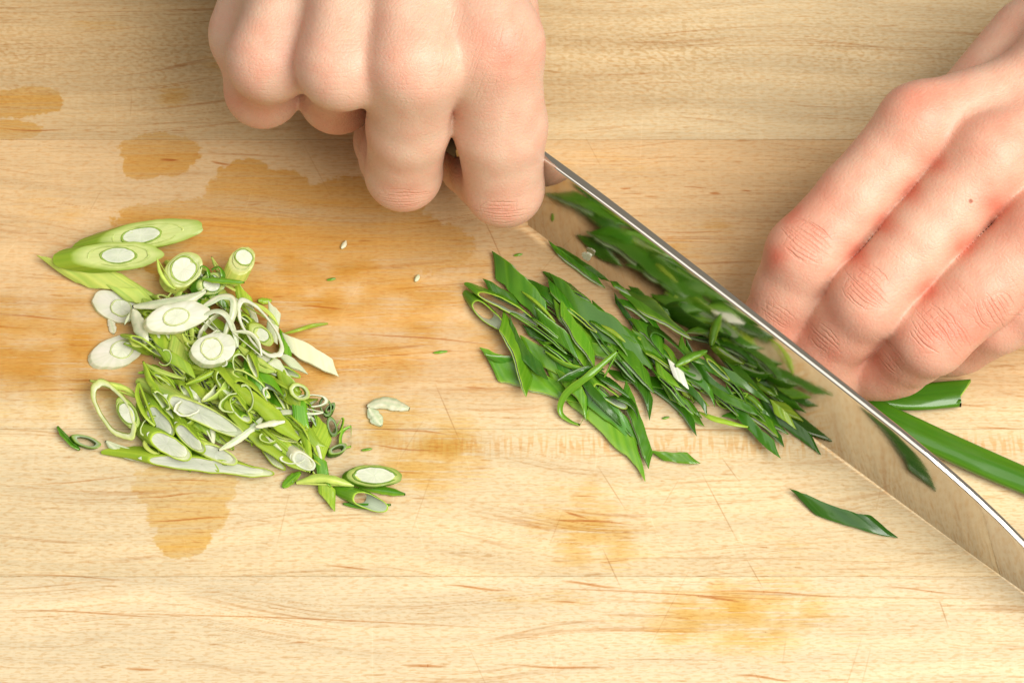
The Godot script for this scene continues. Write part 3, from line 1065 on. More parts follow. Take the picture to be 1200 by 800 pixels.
# A whole hollow leaf, flattened, cut open at its far end
func put_stalk(pts: Array, width: float, tall: float, label: String) -> void:
	var cv := Curve3D.new()
	for i in pts.size():
		var t: Vector3 = (pts[min(i + 1, pts.size() - 1)] - pts[max(i - 1, 0)]) / 6.0
		cv.add_point(pts[i], -t, t)
	cv.bake_interval = 0.5
	var total := cv.get_baked_length()
	var n := 48
	var nv := 40
	var v := PackedVector3Array()
	var col := PackedColorArray()
	var w := FastNoiseLite.new()
	w.seed = 19
	w.frequency = 0.05
	var mid: Vector3 = pts[0] + (pts[-1] - pts[0]) * 0.5
	mid.y = 0
	for i in n + 5:
		var inside := maxi(i - n + 1, 0)
		var s := total * minf(float(i) / (n - 1), 1.0) - (maxi(inside - 1, 0) * 1.3)
		var p := cv.sample_baked(s, true)
		var d := (cv.sample_baked(minf(s + 0.5, total), true) - cv.sample_baked(maxf(s - 0.5, 0), true)).normalized()
		var sd := d.cross(Vector3.UP).normalized()
		var up := sd.cross(d)
		var shrink := 0.0 if inside == 0 else 0.55
		for j in nv:
			var a := TAU * j / nv
			var wob := w.get_noise_2d(s * 0.5, cos(a) * 8.0)
			var sa: float = signf(sin(a)) * pow(absf(sin(a)), 0.7)
			var slope: float = cos(a) * -2.4 if i >= n - 1 else 0.0
			v.append(p - mid + sd * (width * 0.5 - shrink) * cos(a) * (1.0 + wob * 0.12) + up * (tall * 0.5 - shrink) * sa * (1.0 + wob * 0.3) + d * slope)
			var k := 1.0 + 0.3 * w.get_noise_2d(s * 0.15, j * 23.0)
			var c := DARK.lerp(GREEN, 0.45).lerp(GRASS, 0.3 * pow(absf(cos(a)), 3.0)) if inside == 0 else GRASS.lerp(LIME, 0.5) if inside == 1 else GRASS
			col.append(Color(c.r * k, c.g * (0.4 + 0.6 * k), c.b * k))
	var o := part("scallion_leaf", grid_mesh(v, col, n + 5, nv, false, true), leaf_mat, self)
	o.position = mid * MM
	tag(o, label, "scallion leaf")

func tints(shade: String) -> Array:      # outer, inner, rim
	match shade:
		"dark": return [vary(DARK, 0.2), vary(GREY.lerp(GREEN, 0.35), 0.1), vary(GREEN, 0.15)]
		"green": return [vary(GREEN, 0.2), vary(GREY.lerp(GRASS, 0.2), 0.1), vary(GRASS, 0.15)]
		"grass": return [vary(GRASS.lerp(GREEN, 0.45), 0.2), vary(GREY, 0.1), vary(LIME.lerp(GRASS, 0.5), 0.15)]
		"lime": return [vary(LIME.lerp(GRASS, 0.35), 0.15), vary(PALE.lerp(WHITE, 0.75), 0.08), vary(LIME, 0.1)]
		"pale": return [vary(PALE.lerp(LIME, 0.35), 0.12), vary(CREAM.lerp(WHITE, 0.6), 0.08), vary(PALE, 0.1)]
		"chip": return [vary(GREY.lerp(WHITE, 0.45), 0.06), vary(WHITE, 0.05), vary(PALE.lerp(LIME, 0.4), 0.1)]
		_: return [vary(CREAM.lerp(WHITE, 0.5), 0.06), vary(WHITE, 0.05), vary(WHITE, 0.05)]

func put_leaf(p: Vector3, q: Vector3, breadth: float, tall: float, roll: float, shade: String, label: String, group := "", bias := 26.0, bend := 0.0, arch := 0.0) -> void:
	var c := tints(shade)
	var f := frame(p, q, -roll * 1.2 if roll > 30 else roll)
	var light := shade in ["lime", "pale", "white"]
	var o := part("scallion_slice", leaf_mesh(p.distance_to(q), breadth, tall, bias, c[0], c[1], c[2], bend, arch, 0.40 if light else 0.30, 0.07 if shade == "white" else 0.2 if light else 0.26), pale_mat if light else leaf_mat, self)
	o.transform = Transform3D(f.basis, f.origin * MM)
	tag(o, label, "scallion slice", group)
	if light and tall >= 3.0 and group == "":
		# the pale film that fills the hollow, a little below the cut face
		var shear := minf(breadth / tan(deg_to_rad(bias)) * 0.36, p.distance_to(q) * 0.36)
		var film := part("membrane", layer_mesh(p.distance_to(q) * 0.5 - shear * 0.72, tall * 0.5 - 0.3, 0.0, 0.3, 0.0, WHITE.lerp(GREY, 0.12), WHITE.lerp(GREY, 0.4), WHITE, 0.05, 0.0, 0.3), pale_mat, o)
		film.transform = Transform3D(Basis(Vector3.RIGHT, Vector3.BACK, Vector3.DOWN), Vector3(shear * 0.6, 0, breadth * 0.30) * MM)

func put_strand(pts: Array, width: float, shade: String, label: String, group := "", roll0 := 0.0, roll1 := 0.0, thick := 0.7, cup := 0.25, tips := 0.25) -> void:
	var c := tints(shade)
	var mid := Vector3.ZERO
	for p in pts: mid += p / pts.size()
	mid.y = 0.0
	var rel := []
	for p in pts: rel.append(p - mid)
	var o := part("scallion_strand", ribbon_mesh(rel, width, thick, roll0, roll1, c[0], c[2], cup, tips), pale_mat if shade in ["lime", "pale", "white"] else leaf_mat, self)
	o.position = mid * MM
	tag(o, label, "scallion strand", group)

# A slice across the layered stalk, cut face up: outer layer, a fine green ring, the core
func put_round(p: Vector3, q: Vector3, breadth: float, thick: float, roll: float, shade: String, core: float, off: float, label: String, group := "", slant := 1.0, core_shade := "white") -> void:
	var f := frame(p, q, roll)
	var root := thing("scallion_round", label, "scallion slice", f.origin, group)
	root.basis = f.basis
	var rx := p.distance_to(q) * 0.5
	var rz := breadth * 0.5
	var ratio := rz / rx
	var c := tints(shade)
	var face: Color = {"white": WHITE, "pale": CREAM.lerp(PALE, 0.35), "lime": PALE.lerp(CREAM, 0.3), "grass": PALE}.get(shade, CREAM)
	part("outer_layer", layer_mesh(rx, rz, 0.0, thick, slant, vary(face, 0.05), vary(face, 0.05), c[0], 0.05, 0.0, 0.25), pale_mat, root)
	var line: Color = {"white": PALE.lerp(CREAM, 0.45), "pale": LIME.lerp(GRASS, 0.35), "lime": LIME.lerp(GRASS, 0.6), "grass": GRASS}.get(shade, LIME)
	var cr := rx * core
	var ring := part("inner_ring", layer_mesh(cr, minf(cr * ratio * 1.45, rz * 0.8), 0.88, 0.35, 0.0, vary(line, 0.1), vary(line.lerp(face, 0.4), 0.1), line, 0.06), pale_mat, root)
	ring.position = Vector3(off * rx + slant * thick, thick - 0.05, 0) * MM
	var mid := part("core", layer_mesh(cr * 0.88, minf(cr * ratio * 1.45, rz * 0.8) * 0.88, 0.0, 0.22, 0.0, vary(WHITE if core_shade == "white" else GREY.lerp(WHITE, 0.62), 0.04), vary(WHITE.lerp(GREY, 0.15), 0.05), WHITE, 0.05), pale_mat, root)
	mid.position = Vector3(off * rx + slant * thick, thick, 0) * MM
	if core > 0.3 and shade != "grass" and shade != "white":
		var ring2 := part("inner_ring", layer_mesh(rx * lerpf(core, 1.0, 0.5), rz * lerpf(core * 1.1, 1.0, 0.5), 0.93, 0.2, 0.0, vary(face.lerp(line, 0.4), 0.05), face, face, 0.05), pale_mat, root)
		ring2.position = Vector3(off * rx * 0.5 + slant * thick, thick - 0.04, 0) * MM

func put_loop(p: Vector3, q: Vector3, breadth: float, hole: float, thick: float, roll: float, shade: String, label: String, group := "", arc0 := 0.0, arc1 := 1.0) -> void:
	var c := tints(shade)
	var f := frame(p, q, roll)
	var o := part("scallion_ring", layer_mesh(p.distance_to(q) * 0.5, breadth * 0.5, hole, thick, 0.5, c[2], c[1], c[0], 0.05, 0.0, 0.4, arc0, arc1), pale_mat, self)
	o.transform = Transform3D(f.basis, f.origin * MM)
	tag(o, label, "scallion ring", group)

func build_scallions() -> void:
	leaf_mat = StandardMaterial3D.new()
	leaf_mat.vertex_color_use_as_albedo = true
	leaf_mat.roughness = 0.19
	leaf_mat.metallic_specular = 0.5
	leaf_mat.backlight_enabled = true
	leaf_mat.backlight = Color(0.35, 0.35, 0.3)
	pale_mat = leaf_mat.duplicate()
	pale_mat.roughness = 0.22
	pale_mat.backlight = Color(0.9, 0.9, 0.75)
	dark_heap()
	pale_heap()
	loose_pieces()

func dark_heap() -> void:
	var H := "dark green slices in the heap at the blade"
	# along the left and upper edge of the heap
	put_leaf(Vector3(-5.1, 1.5, -20.9), Vector3(9.2, 3.5, -3), 4.0, 1.6, 25, "green", "dark green leaf slice at the dark heap's top corner, pointing upper left", "", 26, 0.6, 0.8)
	put_leaf(Vector3(-2.3, 1, -17.2), Vector3(5.2, 1, -9.8), 2.6, 1.2, 10, "dark", "short dark leaf slice tucked under the top corner slice")
	put_leaf(Vector3(7, 1.5, -15.9), Vector3(17.8, 1.5, -10), 3.2, 1.4, 35, "green", "leaf slice with pale cut edge at the dark heap's upper right edge")
	put_leaf(Vector3(7.7, 4, -12.6), Vector3(32, 4, 7), 5.2, 1.8, 20, "green", "largest smooth dark green leaf slice across the middle of the heap", "", 24, -0.8, 1.2)
	put_leaf(Vector3(-10.6, 3.5, -12.7), Vector3(5.8, 3.5, -3), 3.2, 2.5, 46, "grass", "green slice with wide grey slit at the left end of the dark heap", "", 26, 0.3, 0.4)
	put_leaf(Vector3(-11, 1.6, -11.5), Vector3(-1.9, 1.6, -2.6), 3.0, 3.4, 52, "grass", "open green ring showing grey inside, leftmost piece of the heap")
	put_leaf(Vector3(-6.6, 1.5, -14.1), Vector3(2.7, 2, -8), 2.6, 1.2, 10, "dark", "dark slice behind the slit slice at the left end of the heap")
	put_leaf(Vector3(-2.7, 4, -5.3), Vector3(4.6, 2.5, 13.9), 4.2, 1.0, -35, "grass", "leaf slice pointing straight down to a sharp tip on the dark heap's left", "", 30, 0.4, 0.6)
	put_leaf(Vector3(-7.3, 1, 4.7), Vector3(15.2, 1.5, 14.7), 4.8, 1.3, 5, "grass", "flat bright green leaf slice along the lower left edge of the heap", "", 26, -0.6)
	put_leaf(Vector3(1.5, 2, 1.4), Vector3(22, 2.5, 15.6), 3.8, 1.2, 12, "grass", "second leaf slice from the lower left edge of the heap", "", 24, 0.5)
	put_leaf(Vector3(4.8, 5, -4.8), Vector3(15.2, 5.5, 5.2), 3.6, 1.5, 30, "green", "glossy wet slice with white streaks left of the heap's middle")
	put_leaf(Vector3(10.3, 6, -6.9), Vector3(18.9, 6, 8.8), 2.6, 1.2, -15, "grass", "narrow bright slice crossing the large smooth slice")
	put_leaf(Vector3(2.3, 1.5, -2.5), Vector3(11.5, 2, 2.7), 1.6, 1.0, 0, "dark", "thin dark shred in the gap on the left of the heap")
	put_strand([Vector3(23.5, 8, 6.2), Vector3(17, 7, 11.8), Vector3(11.9, 4, 15), Vector3(10.8, 1.5, 18), Vector3(12.9, 0.8, 20), Vector3(15.1, 0.8, 21)], 1.7, "grass", "curled strand with hooked end hanging below the heap", "", 20, 40, 0.5, 0.2, 0.35)
	put_leaf(Vector3(6.5, 1.2, 6.5), Vector3(30.6, 1.2, 31.7), 4.2, 1.3, 8, "grass", "longest leaf slice, its tip lowest of the heap", "", 20, 1.0)
	put_leaf(Vector3(7.6, 3, 4.4), Vector3(28.6, 2, 24.9), 4.0, 1.5, 16, "green", "long leaf slice beside the longest one at the heap's lower edge", "", 22, -0.6, 0.8)
	put_leaf(Vector3(24.6, 4, 12.1), Vector3(30.8, 1.5, 31.2), 2.2, 1.0, -12, "green", "narrow slice hanging straight down to the heap's lowest tip")
	put_leaf(Vector3(15.9, 5, 10.9), Vector3(25.3, 3.5, 17.7), 2.6, 2.6, 45, "grass", "slice with a pale slit above the hanging narrow slice")
	put_leaf(Vector3(33, 3, 13.3), Vector3(42.4, 1.2, 18.3), 2.4, 1.1, 8, "grass", "middle one of three short blunt slices fanned out below the heap")
	put_leaf(Vector3(35.7, 1, 16.5), Vector3(42.8, 0.9, 20.2), 2.0, 1.0, 4, "grass", "lowest of three short blunt slices fanned out below the heap")
	put_leaf(Vector3(36, 4, 13.1), Vector3(43.7, 2.5, 16.4), 2.3, 1.2, 12, "lime", "topmost of three short blunt slices fanned out below the heap")
	put_leaf(Vector3(28.7, 5, -2.7), Vector3(42, 5, 11.7), 3.4, 3.6, 55, "dark", "slice with the widest whitish grey slit, near the heap's middle", "", 24)
	put_leaf(Vector3(34.1, 6.8, 9), Vector3(39.6, 6.4, 14), 2.6, 1.0, 15, "chip", "whitish translucent chip lying on top of the dark heap")
	put_strand([Vector3(36.1, 7.5, 9.8), Vector3(39.3, 8, 7.7), Vector3(43.4, 7.5, 6)], 2.0, "grass", "short thin strip lying crosswise by the whitish chip", "", 10, -10)
	put_leaf(Vector3(24.4, 5.5, -8.9), Vector3(45.3, 5.5, 3.1), 3.8, 1.2, -18, "grass", "light green slice leaning against the blade at the heap's right edge", "", 24, 0.5, 0.9)
	put_leaf(Vector3(20.3, 5, -14.5), Vector3(31.7, 5, -8.2), 3.4, 1.3, -22, "green", "broad slice leaning against the blade above the light green one", "", 28)
	put_leaf(Vector3(8, 1.5, -24.7), Vector3(21.1, 2, -13.2), 1.9, 1.4, -10, "green", "slim slice lying along the blade near the fist", "", 18)
	put_leaf(Vector3(9.8, 1.5, -26.2), Vector3(14, 2, -20.5), 1.3, 1.2, -10, "dark", "tiny dark slice against the blade, nearest the fist", "", 22)
	put_leaf(Vector3(39.2, 5, 6.2), Vector3(58.3, 3, 15.8), 2.8, 1.2, 20, "green", "long slice pointing to the blade on the heap's right half", "", 22, 0.5)
	put_leaf(Vector3(38.4, 3.5, 8.9), Vector3(51.1, 2.5, 16.6), 2.4, 1.3, 15, "grass", "slice beneath the long one on the heap's right half")
	put_strand([Vector3(44.7, 3, 13.7), Vector3(45.9, 1.5, 15.9), Vector3(47.8, 1, 17), Vector3(50, 2, 16.2), Vector3(52.4, 4, 14.8)], 1.5, "grass", "small hook shaped strand below the heap's right half", "", 60, 70, 0.5)
	put_leaf(Vector3(51.3, 2, 13.9), Vector3(58.2, 1.2, 21.6), 2.0, 1.2, 18, "green", "short slice beside the last slice at the blade")
	put_leaf(Vector3(53.9, 1.5, 15.1), Vector3(68.4, 1.2, 26.6), 3.2, 1.5, 22, "dark", "last dark slice of the heap, its tip at the cutting edge", "", 22)
	put_leaf(Vector3(56.7, 4, 16.9), Vector3(63, 2.5, 22), 2.2, 1.0, 25, "lime", "small bright slice on top of the last dark slice")
	put_leaf(Vector3(51.5, 5, 10.5), Vector3(54.5, 4.5, 13.1), 1.8, 1.0, 30, "lime", "tiny light green chip against the blade on the heap's right half")
	# pieces inside the heap, too mixed to tell apart
	for k in 56:
		var c: Array = HEAP_DARK[k % HEAP_DARK.size()]
		var lvl := rng.randf()
		var x: float = c[0] + rng.randf_range(-5.5, 5.5)
		var z: float = c[1] + rng.randf_range(-4.5, 4.5)
		var a := deg_to_rad(rng.randf_range(33, 55)) if rng.randf() < 0.88 else rng.randf_range(0, PI)
		var s := rng.randf_range(12, 23) if lvl < 0.75 else rng.randf_range(8, 15)
		var y := 1.0 + lvl * 4.6
		var d := Vector3(cos(a), 0, sin(a)) * s * 0.5
		# nothing may reach through the blade
		var mid := Vector3(x, y, z)
		var far := 0.0
		for e in [mid - d, mid + d]: far = maxf(far, blade_side(e))
		if far > -1.7:
			mid += Vector3(-0.639, 0, 0.769) * (far + 1.7)
		d.y = rng.randf_range(-0.9, 0.9)
		var shd: String = ["dark", "dark", "green", "green", "green", "grass", "grass"][rng.randi() % 7]
		put_leaf(mid - d, mid + d, rng.randf_range(1.3, 2.8), rng.randf_range(0.7, 1.5), rng.randf_range(-30, 30) if rng.randf() < 0.6 else rng.randf_range(35, 60), shd, "%s green slice jumbled %s the dark heap, %s" % [{"dark": "very dark", "green": "deep", "grass": "bright"}[shd], "on top of" if lvl > 0.6 else "deep inside", "left end" if mid.x < 12 else "middle" if mid.x < 36 else "right end by the blade"], H, rng.randf_range(20, 30), rng.randf_range(-2, 2), rng.randf_range(-0.4, 1.4))

	for k in 16:
		var c: Array = HEAP_DARK[(k * 5) % HEAP_DARK.size()]
		var p := Vector3(c[0] + rng.randf_range(-6, 6), rng.randf_range(2.5, 5.5), c[1] + rng.randf_range(-5, 5))
		var a := deg_to_rad(rng.randf_range(15, 75))
		var d := Vector3(cos(a), 0, sin(a)) * rng.randf_range(4, 8)
		var far := maxf(blade_side(p - d), blade_side(p + d))
		if far > -2.0: p += Vector3(-0.639, 0, 0.769) * (far + 2.0)
		var e := Vector3(-d.z, 0, d.x).normalized() * rng.randf_range(-1.6, 1.6)
		put_strand([p - d - Vector3(0, 1, 0), p - d * 0.3 + e, p + d * 0.4 + e * 0.7, p + d - Vector3(0, 1, 0)], rng.randf_range(0.7, 1.5), "grass" if k % 3 else "lime", "thin bright shred lying on the dark heap, %s" % ("left half" if p.x < 24 else "right half"), "thin shreds on the dark heap", rng.randf_range(-40, 40), rng.randf_range(-40, 40), 0.4)

const HEAP_DARK := [[11.6, -8.2], [18.3, -2.1], [25.9, 1.7], [34.4, 8.5], [43.9, 10.6], [51.7, 16.5], [19.1, 8.5], [23.8, 14.4], [10.6, 0], [5.8, -0.4], [36.4, 4.3], [27, -1.7], [31.5, 11], [47.6, 14.8]]

# signed distance in millimetres of a point from the blade's plane, negative on the viewer's side
func blade_side(p: Vector3) -> float:
	var h := Vector3(3.3, 3, -28.5)
	var n := Vector3(0.639, 0, -0.769)
	return (p - h).dot(n)

func pale_heap() -> void:
	var G := "pale green slices in the left heap"
	put_round(Vector3(-100.5, 2, -22.4), Vector3(-76.8, 3, -25.7), 6.6, 3.2, 12, "lime", 0.40, -0.22, "topmost long pale slice with a white eye, upper left of the heap", "", 2.2, "grey")
	put_round(Vector3(-104.6, 4, -18.7), Vector3(-83.7, 4, -19.4), 6.6, 2.4, 16, "lime", 0.40, 0.02, "greenish slice with a grey eye overlapping the topmost one", "", 2.0, "grey")
	put_leaf(Vector3(-107.3, 1.5, -18.3), Vector3(-81.2, 2, -12.4), 4.6, 1.8, 24, "pale", "long pale striped sliver whose tip is the heap's leftmost", "", 18)
	put_leaf(Vector3(-91.7, 1.8, -12), Vector3(-79.9, 2, -9.3), 3.6, 1.2, 10, "pale", "short whitish sliver under the striped one")
	put_round(Vector3(-95.3, 0.3, -11.1), Vector3(-84.5, 0.3, -5.9), 7.0, 0.9, 0, "white", 0.42, 0.2, "translucent white slice flat on the board left of the heap, upper of two", "", 0.5)
	put_strand([Vector3(-91.1, 0.6, -5.7), Vector3(-90.4, 0.5, -3.6), Vector3(-89.9, 0.4, -1.7)], 1.8, "white", "torn tail of the upper translucent white slice")
	put_round(Vector3(-95.2, 0.2, 5.2), Vector3(-83.4, 0.2, 1), 7.6, 0.8, 0, "white", 0.42, 0.15, "lone translucent white slice flat on the board, lower of two")
	put_round(Vector3(-78.9, 5, -10.8), Vector3(-71.8, 6, -16.8), 7.4, 2.0, 14, "pale", 0.66, 0.0, "upright oval slice with a large white eye at the top of the heap", "", 0.8)
	put_strand([Vector3(-79.9, 9, -16.3), Vector3(-79.1, 9, -13.1), Vector3(-77.3, 8.5, -10.3), Vector3(-75.4, 8, -8.9)], 0.9, "pale", "thin pale thread curling over the large white eye")
	put_round(Vector3(-72.3, 5, -10), Vector3(-65.9, 5, -12.6), 5.0, 1.4, 20, "grass", 0.62, 0.0, "small greenish ring slice beside the green curls")
	for e in [[Vector3(-70.8, 6, -13.8), Vector3(-70.1, 7, -15.4), Vector3(-68.5, 7, -14.6), Vector3(-68, 6.5, -11.8)], [Vector3(-67.7, 7, -14.6), Vector3(-66.1, 7.5, -15), Vector3(-64.9, 7, -13.3), Vector3(-65.3, 6, -11.2)], [Vector3(-69.3, 6, -14.6), Vector3(-66.8, 7, -12.4), Vector3(-64.2, 6, -12)]]:
		put_strand(e, 2.0, "green", "dark green curl near the top of the pale heap", "dark curls at the top of the pale heap", 60, 75, 0.5)
	put_strand([Vector3(-69.8, 8, -11.7), Vector3(-64.7, 8.5, -11), Vector3(-60.1, 8, -10.8)], 1.5, "grass", "straight dark strip lying across the top right of the pale heap")
	put_round(Vector3(-63.8, 6, -11.2), Vector3(-60.6, 6.5, -17.4), 5.6, 1.8, 10, "pale", 0.55, 0.25, "pale slice with small eye standing at the top right of the heap", "", 1.4)
	put_leaf(Vector3(-63.5, 5, -11.5), Vector3(-56.7, 5, -4.4), 3.4, 1.2, 20, "lime", "yellow green slice descending from the small eyed slice")
	put_round(Vector3(-82.2, 8.5, 0.3), Vector3(-68.1, 8.5, -3.1), 6.8, 1.3, 10, "white", 0.42, -0.05, "large white oval slice with yellow green double ring in the heap's upper half", "", 0.6)
	put_strand([Vector3(-85, 7, -5.3), Vector3(-79.1, 8.5, -5.2), Vector3(-73.4, 9, -5.6), Vector3(-68.4, 8.5, -8.4)], 2.4, "white", "white strip above the large white oval", "", 10, -25, 0.8)
	put_strand([Vector3(-69.6, 9, -3.7), Vector3(-65.5, 10, -6.1), Vector3(-62.4, 10, -5.9), Vector3(-61.9, 10, -2.3), Vector3(-64.1, 8, 2.6)], 2.2, "white", "white band arching over and down right of the large oval", "", 25, 50, 0.9)
	put_strand([Vector3(-69.9, 9, -1.5), Vector3(-66.1, 10, -2.7), Vector3(-63.4, 10, -1.5), Vector3(-61.4, 9, 2.7), Vector3(-61, 8, 5.6)], 1.9, "white", "second white band inside the arch right of the large oval", "", 25, 60, 0.8)
	put_round(Vector3(-71.3, 9, 8), Vector3(-61.6, 9, 6.1), 7.4, 2.2, 6, "white", 0.50, -0.1, "bright white round slice in the middle of the pale heap", "", 0.3)
	put_strand([Vector3(-85, 6, -5.2), Vector3(-83.6, 6, -0.9), Vector3(-81.5, 5, 2.9)], 3.2, "white", "white upright strip at the left edge of the heap", "", -20, -30, 0.8)
	put_loop(Vector3(-61.1, 8, -6.3), Vector3(-51.4, 8, 8.1), 6.4, 0.83, 1.6, 8, "white", "large slanting white loop right of the heap's middle")
	put_round(Vector3(-59.1, 7, -1.2), Vector3(-53.9, 7, 3.8), 3.6, 1.4, 10, "lime", 0.6, 0.0, "small green rimmed slice inside the white loop")
	put_leaf(Vector3(-55.5, 6, -5.6), Vector3(-51.1, 5.5, 1.4), 4.4, 1.4, 10, "white", "blunt white piece behind the white loop, right edge of the heap")
	put_leaf(Vector3(-52, 3, 1), Vector3(-38.5, 1.8, 8.1), 3.0, 1.8, 12, "white", "white pointed piece sticking out farthest right of the heap", "", 34)
	put_leaf(Vector3(-57.2, 7, 7.4), Vector3(-48.4, 6, 10.7), 3.2, 1.4, 15, "white", "small white piece below the white loop")
	put_leaf(Vector3(-52.5, 4.5, 6.4), Vector3(-45.6, 4, 8.5), 2.8, 1.2, 5, "white", "short white piece between the loop and the pointed piece")
	put_leaf(Vector3(-52.9, 3, -0.7), Vector3(-48.6, 3, 6.1), 2.8, 1.2, 0, "grass", "green sliver at the right edge under the white pieces")
	put_strand([Vector3(-51.4, 2, -0.9), Vector3(-48, 2, -2), Vector3(-45, 1, -3.6), Vector3(-41.6, 0.6, -4.2)], 0.9, "lime", "thin green thread reaching right from the heap")
	put_strand([Vector3(-57.6, 1.5, -9.6), Vector3(-55.7, 1, -9.8), Vector3(-54.6, 0.6, -10)], 1.6, "lime", "faint green shred right of the small eyed slice")
	# lower left fan
	put_loop(Vector3(-92.7, 3, 11.2), Vector3(-83.5, 3, 25.3), 7.0, 0.78, 2.0, 12, "pale", "pale hollow slice at the left of the lower fan", "")
	put_round(Vector3(-87.4, 3.5, 15.6), Vector3(-82.8, 3.5, 22.7), 4.0, 1.6, 12, "lime", 0.72, 0.0, "white eyed slice inside the pale hollow one", "", 0.6)
	put_strand([Vector3(-94, 3, 11.2), Vector3(-90.6, 4, 12.3), Vector3(-86, 4, 13.5), Vector3(-83.2, 4, 15.8)], 1.6, "pale", "pale strand along the top of the lower fan")
	put_leaf(Vector3(-82.9, 4.5, 12.5), Vector3(-59.7, 4.5, 24.3), 4.6, 4.3, 52, "pale", "large hollow slice with dark opening at the top of the lower fan", "", 18)
	put_leaf(Vector3(-82.8, 3, 14.1), Vector3(-74.5, 3, 24.5), 4.0, 4.1, 55, "lime", "slice with grey white inside in the lower fan", "", 26)
	put_leaf(Vector3(-83.5, 4, 22.5), Vector3(-70.7, 4, 29.9), 3.6, 4.3, 58, "lime", "oval slice with bright white inside and green rim in the lower fan", "", 22)
	put_leaf(Vector3(-76.1, 4.5, 19.8), Vector3(-67.4, 4.5, 28.8), 3.4, 3.3, 52, "lime", "narrow green slice with white inside, right in the lower fan", "", 26)
	put_leaf(Vector3(-89.1, 1.8, 28.1), Vector3(-53.6, 1.4, 32), 4.2, 3.4, 42, "lime", "longest green slice along the bottom edge of the lower fan", "", 15, 1.2)
	put_leaf(Vector3(-72.9, 3.5, 25.7), Vector3(-60.7, 3, 30.6), 3.4, 3.4, 52, "pale", "white slice end above the longest bottom slice", "", 22)
	put_strand([Vector3(-89.8, 1, 25), Vector3(-86.6, 1.4, 27.5), Vector3(-82.7, 1.6, 28.6), Vector3(-77, 1.6, 30)], 2.4, "white", "frayed whitish skin at the lower left of the fan")
	put_strand([Vector3(-82.7, 6, 13), Vector3(-82.7, 6, 16.3), Vector3(-80.8, 6, 20.9), Vector3(-78.5, 5, 23.3)], 1.6, "lime", "green strand hanging between the slices of the lower fan", "", 50, 60)
	# the long ribbons running to the lower right
	put_strand([Vector3(-65.2, 7, 14.7), Vector3(-60, 6.5, 21.9), Vector3(-54.4, 5.5, 27), Vector3(-48.6, 4, 31.1), Vector3(-43.7, 3, 33.3)], 3.4, "lime", "longest light green ribbon running down to the lower right", "", 20, 35, 0.7, 0.35)
	put_strand([Vector3(-61.7, 8, 14.4), Vector3(-54.3, 8, 20.2), Vector3(-46.4, 6, 27.1)], 3.8, "lime", "broad ribbon right of the longest light green ribbon", "", -10, 15, 0.7, 0.35)
	put_leaf(Vector3(-53.3, 6, 11.3), Vector3(-44.8, 5, 18.8), 4.2, 1.8, 20, "lime", "light green slice at the right edge of the heap's lower half")
	put_loop(Vector3(-49.5, 6, 13.8), Vector3(-45.2, 6, 16.8), 3.6, 0.6, 1.8, 10, "lime", "small green ring at the right edge of the heap's lower half")
	put_leaf(Vector3(-49.8, 5, 16.7), Vector3(-43.7, 4, 21.6), 4.6, 1.5, 5, "grass", "smooth green leaf piece at the right edge below the small ring", "", 34)
	put_leaf(Vector3(-44.9, 3, 20.4), Vector3(-40.1, 2.5, 30), 4.2, 1.6, -10, "lime", "green piece pointing down beside the dark curls", "", 32)
	put_strand([Vector3(-56.2, 8, 24.7), Vector3(-53, 8.5, 24.1), Vector3(-49.7, 8, 23.4)], 1.5, "white", "short white thread lying on the green ribbons")
	put_leaf(Vector3(-51, 4, 27.8), Vector3(-43.4, 3.5, 32.1), 3.4, 3.4, 50, "white", "pale torn piece with white inside near the lower tip", "", 28)
	put_leaf(Vector3(-44.2, 3, 30.6), Vector3(-38.9, 2.5, 34.5), 5.2, 1.6, 8, "grass", "rounded green leaf bit at the heap's lower tip", "", 40)
	put_strand([Vector3(-47.4, 2.5, 35.7), Vector3(-42.9, 3.5, 34.9), Vector3(-38.8, 3.5, 35.3), Vector3(-34.4, 2, 36.1)], 2.0, "pale", "pale strand lying crosswise at the heap's lower tip")
	put_strand([Vector3(-50.4, 0.6, 35.9), Vector3(-48.7, 1.2, 34.3), Vector3(-46.4, 2.5, 33.1)], 2.2, "grass", "short green strand pointing to the lower left at the lower tip")
	put_leaf(Vector3(-43.6, 1.8, 34.2), Vector3(-37.9, 1.2, 40.4), 3.0, 1.2, 5, "lime", "bright green slice pointing down at the lower tip", "", 30)
	put_leaf(Vector3(-38.8, 1.8, 37), Vector3(-27.6, 1.6, 41), 3.4, 3.6, 50, "grass", "hollow green slice lying lowest at the lower tip", "", 24)
	put_strand([Vector3(-37, 0.6, 39.8), Vector3(-31.7, 0.6, 40.4), Vector3(-26.5, 0.6, 40)], 1.3, "green", "dark green thread under the lowest hollow slice")
	put_round(Vector3(-37.4, 2.2, 34), Vector3(-25.1, 2.2, 34.4), 5.0, 1.4, 6, "grass", 0.80, 0.0, "oval slice with grey white face and green rim at the lower tip", "", 0.8, "grey")
	put_strand([Vector3(-33.7, 0.8, 36), Vector3(-28.8, 0.9, 36.5), Vector3(-23.4, 0.7, 37.6)], 1.9, "grass", "thin green sliver under the grey faced oval slice")
	# dark curls on the right
	put_loop(Vector3(-42.1, 2, 14.9), Vector3(-40.8, 2, 19.5), 2.6, 0.7, 1.6, 0, "green", "upper small dark ring of the curls beside the heap")
	put_loop(Vector3(-41.6, 2, 19.7), Vector3(-39.8, 2, 17.4), 1.8, 0.6, 1.4, 0, "green", "middle small dark ring of the curls beside the heap")
	put_loop(Vector3(-40.5, 2, 19.5), Vector3(-39.2, 2, 24.5), 2.2, 0.6, 1.6, 0, "green", "lower small dark ring of the curls beside the heap")
